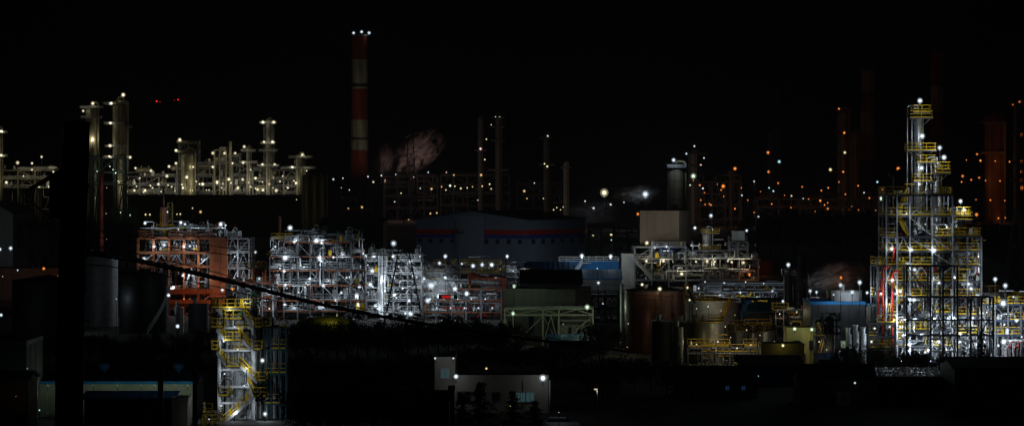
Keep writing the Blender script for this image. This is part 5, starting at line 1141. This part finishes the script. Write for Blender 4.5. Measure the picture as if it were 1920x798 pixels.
# ================================================================== foreground left: sheds
wallc = mat('pale_green_cladding', (.42, .42, .34), .7, 0, .2, .4, streak=True)
building('long_shed', 'long shed with ribbed pale wall and dull blue roof', 52, 366, 718, 350, 9, wallc, mat('slate_blue_roof', (.05, .09, .14), .6, 0, .3, .4), 'gable', .9, ridge='x', cat='shed', ribs=.5, trim=roofb)
ls_ = [o for o in bpy.data.objects if o.name.startswith('long_shed')][0]
for i in range(12): MB().box(((-.5 + (i + .5) / 12) * 314 * sp(350), -4.95, Z(717, 350) + .05), (314 * sp(350) / 12 - .03, .12, .34)).build('fascia_board', roofbb, ls_)
building('lean_to', 'dark-walled lean-to with a blue roof before the long shed', 158, 324, 748, 338, 4, mat('dark_mauve_wall', (.07, .055, .06), .8), roofb, 'shed', .5, cat='shed', panels=8)
building('white_porch', 'small pale porch at the right end of the long shed', 322, 352, 752, 336, 4, cream, teal, 'flat', cat='porch')
building('grey_building', 'tall grey ribbed building cut by the left edge of the view', -60, 49, 645, 340, 12, greyw, roofd, 'flat', cat='building', ribs=.9)
building('brown_shed', 'brown shed with a rounded dark roof at the lower left corner', -60, 52, 712, 326, 6, mat('dark_brown_wall', (.1, .06, .04), .8), roofd, 'gable', .7, ridge='x', cat='shed', panels=6)
for i, px in enumerate((195, 335)):
    o = thing('roof_ventilator', 'blue turbine ventilator on the long shed roof, %s of the two' % ['left', 'right'][i], 'ventilator', (X(px, 354.5), 354.5, Z(718, 350) + .95))
    MB().lathe([(.32, -.1), (.28, .35)], 16).build('neck', bluep, o)
    hbm = MB().lathe([(.3, .35), (.62, .6), (.7, .85), (.55, 1.15), (.1, 1.32)], 18, soft=True); hbm.build('turbine_head', bluep, o)
for i, (px, yt, w) in enumerate(((301, 696, 11), (366, 700, 9))):
    o = thing('dark_post', 'thick dark post in front of the long shed, %s of the two' % ['left', 'right'][i], 'post', (X(px, 320), 320, ground_z(0, 320)))
    MB().tube([(0, 0, -.3), (0, 0, Z(yt, 320) - ground_z(0, 320))], w * sp(320) / 2, 12).build('shaft', black, o); MB().lathe([(w * sp(320) * .6, 0), (w * sp(320) * .6, .2), (.01, .25)], 12, (0, 0, Z(yt, 320) - ground_z(0, 320))).build('cap', black, o)
lamps([(px, 722, dict(size=1.4)) for px in (64, 90, 175, 220, 265, 290, 330, 352)], 'added under the long shed eaves', 347.5, 'green', 13, 1.4, .5, name='wall_lamp')  # lamps put in to light the shed wall evenly
lamps([(74, 768, dict(size=3, power=12))], 'low at the left end of the long shed', 338, 'teal', 10, 3, 1)
lamps([(51, 690, dict(size=1.6, power=5)), (30, 742, dict(size=1.2, power=3, color='amber'))], 'on the tall grey building corner', 323, 'white', 5, 2, None)

# ================================================================== foreground: white two-storey building
DB = 356
wn_ = glow('window_cyan', (.35, .75, .85), .06); wd_ = glow('window_white', (.75, .9, 1.0), .2)
ob = building('office_building', 'white two-storey office building under two glaring floodlights', 852, 1028, 709, DB, 10, cream, roofd, 'flat', cat='building', wins=[('front', .03, .32, .17, .62, 'dark'), ('front', .64, .32, .76, .6, wn_), ('front', .76, .32, .85, .6, wn_), ('front', .4, .36, .48, .6, 'dark')], panels=0)
building('stair_wing', 'taller white wing at the left end of the office building', 815, 853, 675, DB + 1, 9, cream, roofd, 'flat', cat='building', wins=[('front', .3, .66, .72, .84, wn_), ('front', .25, .2, .78, .42, wd_)])
for o_, xx in ((ob, -.18), (ob, .22)):
    MB().box((xx * 12, -5.06, Z(709, DB) * .5), (.05, .1, Z(709, DB) - .4)).build('wall_joint', dsteel, o_)
MB().tube([(X(1029, DB) - ob.location.x + .12, -5.1, 0), (X(1029, DB) - ob.location.x + .12, -5.1, Z(712, DB))], .1, 8).build('downpipe', whitep, ob)
lamps([(855, 705, dict(size=11, power=14, gain=1.5)), (1018, 708, dict(size=11, power=14, gain=1.5))], 'on the white office building', DB - 2.2, 'white', 22, 14, .5)
lamps([(816, 671, dict(size=4)), (850, 671, dict(size=4))], 'on the roof of the stair wing', DB - .5, 'white', 3, 4, .4, name='wall_lamp')
lamps([(912, 690, dict(size=4.5, D=400, color='amber', power=12))], 'behind the office building roof', 400, 'amber', 12, 4.5, None)
lamps([(957, 760, dict(size=5))], 'low before the office building', 330, 'yellow', 5, 5, 2, name='garden_lamp')
building('front_shed', 'dark shed roof in front of the office building', 735, 842, 752, 325, 8, dsteel, roofd, 'gable', .8, ridge='x', cat='shed')
building('gate_post', 'black square gate pillar before the stair wing', 841, 852, 730, 330, .7, black, black, 'flat', cat='pillar', overhang=0)
# street lamps
def street_lamp(label, px, py, D, color, power, reach=-.8):
    z0 = ground_z(0, D); h = Z(py, D) - z0; root = thing('street_lamp', label, 'street lamp', (X(px, D) - reach * .1, D, z0))
    MB().tube(elbow([(0, 0, 0), (0, 0, h + .1), (reach, 0, h + .3)], .6), .07, 8).build('pole', galv, root)
    MB().box((reach - .15 * (1 if reach > 0 else -1), 0, h + .22), (.6, .3, .12)).build('head', galv, root)
    MB().lathe([(.01, -.16), (.2, -.12), (.24, 0), (.01, .02)], 12, (reach, 0, h + .12)).build('bulb', glow('bulb_' + color, COL[color], .62), root)
    ld = bpy.data.lights.new('lamp_light', 'POINT'); ld.energy = power; ld.color = COL[color]; ld.shadow_soft_size = 0; put('lamp_light', ld, root, (reach, -.1, h - .2))
street_lamp('white street lamp on a pale pole in the dark road below centre', 1120, 730, 345, 'warm', 6, -.2)
street_lamp('warm white street lamp with a short arm among dark houses', 1326, 708, 385, 'warm', 5, .4)
# parked van roof
def car(label, px, py, D, m_, rz=0.0):
    root = thing('parked_car', label, 'car', (X(px, D), D, ground_z(0, D)), rz)
    def shell(prof, hw, n='body', mm=None):
        b = MB(); k = len(prof)
        for y in (-hw, hw):
            for x, z in prof: b.v.append((x, y, z))
        b.face(list(range(k))); b.face([2 * k - 1 - i for i in range(k)])
        for i in range(k): b.face([i, i + k, (i + 1) % k + k, (i + 1) % k])
        return b.build(n, mm or m_, root)
    shell([(-2.1, .35), (2.1, .35), (2.2, .7), (2.05, .95), (1.2, 1.05), (-1.9, 1.08), (-2.15, .8)], .88)
    shell([(-1.7, 1.05), (1.15, 1.05), (.55, 1.5), (-1.35, 1.52)], .76, 'cabin', glassm)
    MB().box((-.4, 0, 1.53), (1.9, 1.4, .06)).build('roof_panel', m_, root)
    for x in (-1.3, 1.35):
        for y in (-.85, .85): w = MB().lathe([(.01, -.1), (.32, -.1), (.32, .1), (.01, .1)], 14, (x, y, .32), False, 'y').build('wheel', black, root)
car('pale car roof catching light at the lower edge below the office building', 1052, 783, 330, whitep)
lamps([(1048, 772, dict(size=1.5))], 'above the pale parked car', 328, 'white', 5, 1.5, 3, name='garden_lamp')

# ================================================================== foreground right: dark houses
slate = mat('glazed_roof_tiles', (.22, .23, .3), .16, .7, .5, 2.5, spec=.7)
th = building('tiled_house', 'dark house whose glazed roof tiles glitter under the tall tower', 1645, 1768, 708, 372, 9, dsteel, black, 'shed', .55, cat='house')

hh_ = Z(708, 372); hw_ = 123 * sp(372) / 2 + .3
tileme = MB().lathe([(.16, -.2), (.16, .2)], 6, (0, 0, 0), False, 'y').mesh('roof_tile'); tileme.materials.append(slate)
rt_ = random.Random(12)
for r_ in range(8):
    for c_ in range(34):
        f = (r_ + .5) / 8; yy = -4.7 + 9.4 * f; zz = hh_ + .55 * f + .22
        if rt_.random() < .42: continue
        o = put('roof_tile', tileme, th, (-hw_ + (c_ + .5) * 2 * hw_ / 34 + rt_.uniform(-.03, .03), yy, zz)); o.rotation_euler = (R(3) + rt_.uniform(-.16, .16), rt_.uniform(-.5, .5), rt_.uniform(-.3, .3)); o.scale = (1, 1.5, .5)
lamps([(1745, 676, dict(size=2.2, power=70)), (1690, 676, dict(size=2, power=60))], 'behind the glittering tiled roof', 388, 'white', 60, 2, 2)
building('blue_roof_house', 'small house with a flat blue roof before the charcoal works', 1540, 1608, 676, 400, 7, dsteel, roofbb, 'shed', .5, cat='house')
building('dark_house', 'long black-roofed house between the street lamp and the tiled house', 1500, 1640, 712, 366, 9, dsteel, roofd, 'gable', 1.6, ridge='x', cat='house', wins=[('front', .5, .1, .56, .55, mat('dull_red_door', (.25, .03, .02), .6)), ('front', .6, .1, .66, .5, mat('dull_red_door', (.25, .03, .02), .6))])
building('dark_house', 'black-roofed house with red shutters under the short-armed street lamp', 1270, 1420, 712, 380, 10, dsteel, roofd, 'gable', 1.4, ridge='x', cat='house', wins=[('front', .1, .1, .14, .6, mat('dull_red_door', (.25, .03, .02), .6)), ('front', .19, .1, .23, .6, mat('dull_red_door', (.25, .03, .02), .6)), ('front', .6, .45, .65, .7, glow('window_dim_blue', (.1, .3, .8), .05)), ('front', .8, .45, .85, .7, glow('window_dim_blue', (.1, .3, .8), .05))])
building('dark_house', 'low black-roofed house with a blue tarpaulin strip below the olive house', 1390, 1500, 684, 405, 8, mat('blue_tarp', (.03, .15, .4), .6), roofd, 'gable', 1.0, ridge='x', cat='house')
building('dark_house', 'wide unlit house at the lower right corner', 1790, 1990, 690, 360, 12, dsteel, roofd, 'gable', .9, ridge='x', cat='house')
lamps([(1603, 717, dict(size=4, power=4)), (1422, 704, dict(size=1.4, power=5, color='teal'))], 'on the wall of the dark lower-right houses', 362, 'white', 4, 4, 1, name='wall_lamp')

lamps([(1575, 658, dict(size=2)), (1600, 660, dict(size=1.6))], 'added to light the flat blue roof', 404, 'white', 12, 2, 1, name='wall_lamp')  # added lamps that make the blue roof visible
# ================================================================== trees
tn = random.Random(21)
def belt(phrase, pts, D0, D1, kinds=('round',), wid=1.0, group=None, kindword='dark leafy tree'):
    pts = sorted(pts)
    for i, (px, yt, w) in enumerate(pts):
        kd = tn.choice(kinds)
        tree('%s %s, %s from left' % ('dark conifer' if kd == 'conifer' else kindword, phrase, ordn(i + 1)), px, yt, tn.uniform(D0, D1), w * wid, kd, tn.randrange(4), 'conifer_tree' if kd == 'conifer' else 'tree', group or 'trees ' + phrase)
belt('in the belt below the pipe maze', [(px, 610 + tn.uniform(-8, 10) - max(0, px - 760) * .03, tn.uniform(30, 48)) for px in range(556, 960, 19)], 455, 485)
belt('in the belt below the grey works', [(px, 650 + tn.uniform(-8, 10), tn.uniform(34, 52)) for px in range(868, 1110, 24)], 430, 465)
belt('below the dark tanks on the left', [(px, 632 + tn.uniform(-8, 14), tn.uniform(30, 46)) for px in range(166, 396, 23)], 430, 470)
belt('left of the black pole', [(px, 628 + tn.uniform(-5, 14), tn.uniform(30, 46)) for px in range(20, 118, 24)], 440, 470)
belt('in the dark gap above the long shed', [(px, 672 + tn.uniform(-8, 8), tn.uniform(34, 50)) for px in range(170, 390, 30)], 385, 410)
belt('massed right of the stair tower', [(px, 728 + tn.uniform(-14, 10), tn.uniform(60, 84)) for px in (568, 600, 632, 664, 700, 722)], 306, 322)
belt('filling the dark slope behind the office building', [(px, 672 + tn.uniform(-8, 10), tn.uniform(40, 60)) for px in range(570, 815, 30)], 375, 410)
belt('filling the dark slope right of the office building', [(px, 676 + tn.uniform(-8, 10), tn.uniform(44, 62)) for px in range(1040, 1280, 30)], 375, 410)
belt('on the far dark plain behind the central structure', [(px, 404 + tn.uniform(-6, 8), tn.uniform(40, 64)) for px in range(1420, 1660, 24)] + [(px, 424 + tn.uniform(-8, 8), tn.uniform(44, 64)) for px in range(1846, 1930, 24)], 1150, 1250)
belt('on the dark slope left of the orange structure', [(px, 420 + tn.uniform(-8, 8), tn.uniform(30, 44)) for px in range(30, 262, 26)], 900, 960)
tree('rounded dark tree left of the rusty tank', 1124, 616, 462, 58, 'round', 1)
belt('standing in front of the white office building', [(866, 738, 66), (900, 716, 96), (962, 734, 80), (1004, 750, 74)], 312, 325, ('conifer',))
belt('before the foot of the charcoal works', [(px, 655 + tn.uniform(-6, 6), 30) for px in (1582, 1606, 1632, 1652)], 396, 404)
belt('bulging on the mound before the tall tower', [(px, 664 + abs(px - 1700) * .14 + tn.uniform(-3, 3), 40) for px in (1660, 1684, 1706, 1730, 1752)], 402, 415)
tree('ragged conifer silhouetted against the lower right pipe rack', 1840, 618, 425, 40, 'conifer', 1, 'conifer_tree')
belt('along the black verge under the right-hand rack', [(px, 676 + tn.uniform(-2, 6), 40) for px in range(1795, 1930, 22)], 405, 420)

# ================================================================== the utility pole and its cable, close to the camera
DU = 38.0
up = thing('utility_pole', 'black leaning utility pole towering in front of everything at left', 'utility pole', (X(128, DU), DU, ground_z(0, DU)))
ux = lambda p: X(p, DU) - X(128, DU); uz = lambda p: Z(p, DU) - ground_z(0, DU)
MB().tube([(ux(127), 0, -.4), (ux(130), 0, uz(700)), (ux(136), 0, uz(470)), (ux(144), 0, uz(236))], .19, 16, .17).build('shaft', black, up)
MB().lathe([(.18, 0), (.17, .05), (.01, .07)], 16, (ux(144), 0, uz(236))).build('cap', black, up)
MB().lathe([(.01, 0), (.1, .01), (.13, .12), (.13, .5), (.05, .58)], 14, (ux(112), -.05, uz(410))).build('transformer', black, up)
MB().tube([(ux(118), 0, uz(322)), (ux(96), .02, uz(330)), (ux(74), .02, uz(345)), (ux(56), 0, uz(353))], .035, 8, .022).build('bracket_arm', black, up)
MB().bar((ux(104), -.1, uz(349)), (ux(170), -.1, uz(349)), .05, .06).build('crossarm', black, up)
for i in range(6): MB().bar((ux(150), -.05, uz(300 + 60 * i)), (ux(163) + .04, -.12, uz(300 + 60 * i)), .016).build('step_bolt', black, up)
MB().tube([(ux(66), .06, uz(345)), (ux(58), .05, uz(380)), (ux(110), .05, uz(420))], .012, 6).build('drop_wire', black, up)
cb = thing('telecom_cable', 'thick black cable bundle sagging from the pole across the plant', 'cable', (X(165, DU), DU, Z(476, DU)))
cpx = [(150, 472, 38), (200, 478, 41), (258, 488, 44), (330, 503, 48), (410, 522, 52), (500, 545, 56), (600, 570, 61), (700, 590, 66), (800, 607, 71), (900, 622, 76), (1000, 636, 82), (1080, 646, 87), (1180, 658, 94)]
cp = [Vector((X(a, d), d, Z(b, d))) - cb.location for a, b, d in cpx]
MB().tube(cp, .037, 8).build('bundle', black, cb)
for a, b in zip(cp, cp[1:]):
    n = 5
    for i in range(n):
        p = a.lerp(b, (i + .5) / n); MB().tube([p - (b - a).normalized() * .07, p + (b - a).normalized() * .06], .046, 8).build('lashing', black, cb)
for k, (dy, sag) in enumerate(((-14, 0), (9, 6))):
    MB().tube([p + Vector((0, 0, dy * sp(60))) for p in cp], .008, 5).build('thin_wire', black, cb)
for k, (y0, y1, dd) in enumerate(((340, 470, 38), (352, 490, 38))):
    w_ = thing('overhead_wire', 'thin black overhead wire crossing the plant from the pole, %s one' % ['upper', 'lower'][k], 'wire', (X(165, DU), DU, Z(y0 + 90, DU)))
    pts = [Vector((X(165 + 1800 * f, 38 + 90 * f), 38 + 90 * f, Z(y0 + 90 + (y1 - y0) * f * .9 + 40 * math.sin(3.14 * f), 38 + 90 * f))) - w_.location for f in [i / 12 for i in range(13)]]
    MB().tube(pts, .006, 5).build('strand', black, w_)

# ================================================================== steam
def steam(label, px, py, wpx, hpx, D, dens, tint=(.9, .9, .92), lean=0.3, seed=0):
    s = sp(D); rnd = random.Random(seed); w, h = wpx * s, hpx * s
    b = MB(); n = 7
    b.lathe([(math.sin(math.pi * i / 10), -math.cos(math.pi * i / 10)) for i in range(11)], 20, soft=True)
    m = bpy.data.materials.new('steam'); m.use_nodes = True; nt = m.node_tree
    nt.nodes.remove(nt.nodes['Principled BSDF'])
    pv = nt.nodes.new('ShaderNodeVolumePrincipled'); pv.inputs['Color'].default_value = (*tint, 1); pv.inputs['Anisotropy'].default_value = .2
    tc = nt.nodes.new('ShaderNodeTexCoord'); nz = nt.nodes.new('ShaderNodeTexNoise'); nz.inputs['Scale'].default_value = 2.3; nz.inputs['Detail'].default_value = 6; nz.inputs['Distortion'].default_value = 1.6
    mp = nt.nodes.new('ShaderNodeMapping'); mp.inputs['Location'].default_value = (seed * 3.1, seed * 1.7, 0); nt.links.new(tc.outputs['Object'], mp.inputs[0]); nt.links.new(mp.outputs[0], nz.inputs['Vector'])
    ln = nt.nodes.new('ShaderNodeVectorMath'); ln.operation = 'LENGTH'; nt.links.new(tc.outputs['Object'], ln.inputs[0])
    ma = nt.nodes.new('ShaderNodeMath'); ma.operation = 'MULTIPLY_ADD'; ma.inputs[1].default_value = -.62; ma.inputs[2].default_value = -1.02; nt.links.new(ln.outputs['Value'], ma.inputs[0])
    mb2 = nt.nodes.new('ShaderNodeMath'); mb2.operation = 'MULTIPLY_ADD'; mb2.inputs[1].default_value = 2.8; nt.links.new(nz.outputs['Fac'], mb2.inputs[0]); nt.links.new(ma.outputs[0], mb2.inputs[2])
    mu = nt.nodes.new('ShaderNodeMath'); mu.operation = 'MULTIPLY'; mu.use_clamp = True; mu.inputs[1].default_value = 2.2; nt.links.new(mb2.outputs[0], mu.inputs[0])
    mu2 = nt.nodes.new('ShaderNodeMath'); mu2.operation = 'MULTIPLY'; mu2.inputs[1].default_value = dens; nt.links.new(mu.outputs[0], mu2.inputs[0]); nt.links.new(mu2.outputs[0], pv.inputs['Density'])
    nt.links.new(pv.outputs[0], nt.nodes['Material Output'].inputs['Volume'])
    o = b.build('steam_plume', m); o.location = (X(px, D), D, Z(py, D)); o.scale = (w / 2, w * .3, h / 2); o.rotation_euler = (0, lean, 0)
    o['kind'] = 'stuff'; o['label'] = label; o['category'] = 'steam'
steam('small puff of steam rising left of the dark lattice tower', 722, 300, 38, 70, 2210, .1, (.9, .86, .84), .1, 1)
steam('larger drifting steam plume around the dark lattice tower', 786, 282, 120, 72, 2210, .09, (.9, .86, .84), -.6, 2)
steam('pale mist behind the warehouse roof', 1100, 398, 130, 60, 1880, .03, (.9, .93, 1), 0, 3)
steam('lit streak of steam beside the glaring floodlight', 1195, 365, 96, 40, 1760, .04, (.95, .95, 1), -.12, 4)
steam('bright white steam cloud right of the lattice pylon', 822, 532, 104, 84, 597, .4, (.95, .97, 1), .3, 5)
steam('reddish steam drifting behind the charcoal works roof', 1565, 522, 140, 70, 474, .14, (.95, .88, .88), -.2, 6)
for px, py, c, e in ((776, 332, 'pink', 9000), (722, 338, 'pink', 4500)):
    o = lamp(px, py, 2200, c, e, 3, None); tag(o, 'pinkish lamp added to light the %s' % ('larger steam plume' if px == 776 else 'small steam puff'), 'lamp')  # lamps put in below the plumes to light the steam
dup = {k: v for k, v in LABELS.items() if len(v) > 1}
if dup: print('DUPLICATE LABELS', dup)
print('OBJECTS', len(bpy.data.objects), 'LAMPS', len(LAMPS))
# ================================================================== thin night haze
hz = MB().box((0, 2600, 118), (5600, 6000, 240))
hm = bpy.data.materials.new('haze'); hm.use_nodes = True
hn = hm.node_tree; hn.nodes.remove(hn.nodes['Principled BSDF'])
hv = hn.nodes.new('ShaderNodeVolumePrincipled'); hv.inputs['Color'].default_value = (.86, .9, 1, 1); hv.inputs['Density'].default_value = 0.000045; hv.inputs['Anisotropy'].default_value = .55
hn.links.new(hv.outputs[0], hn.nodes['Material Output'].inputs['Volume'])
ho = hz.build('haze', hm); ho['kind'] = 'stuff'; ho['label'] = 'thin night haze over the whole plant'
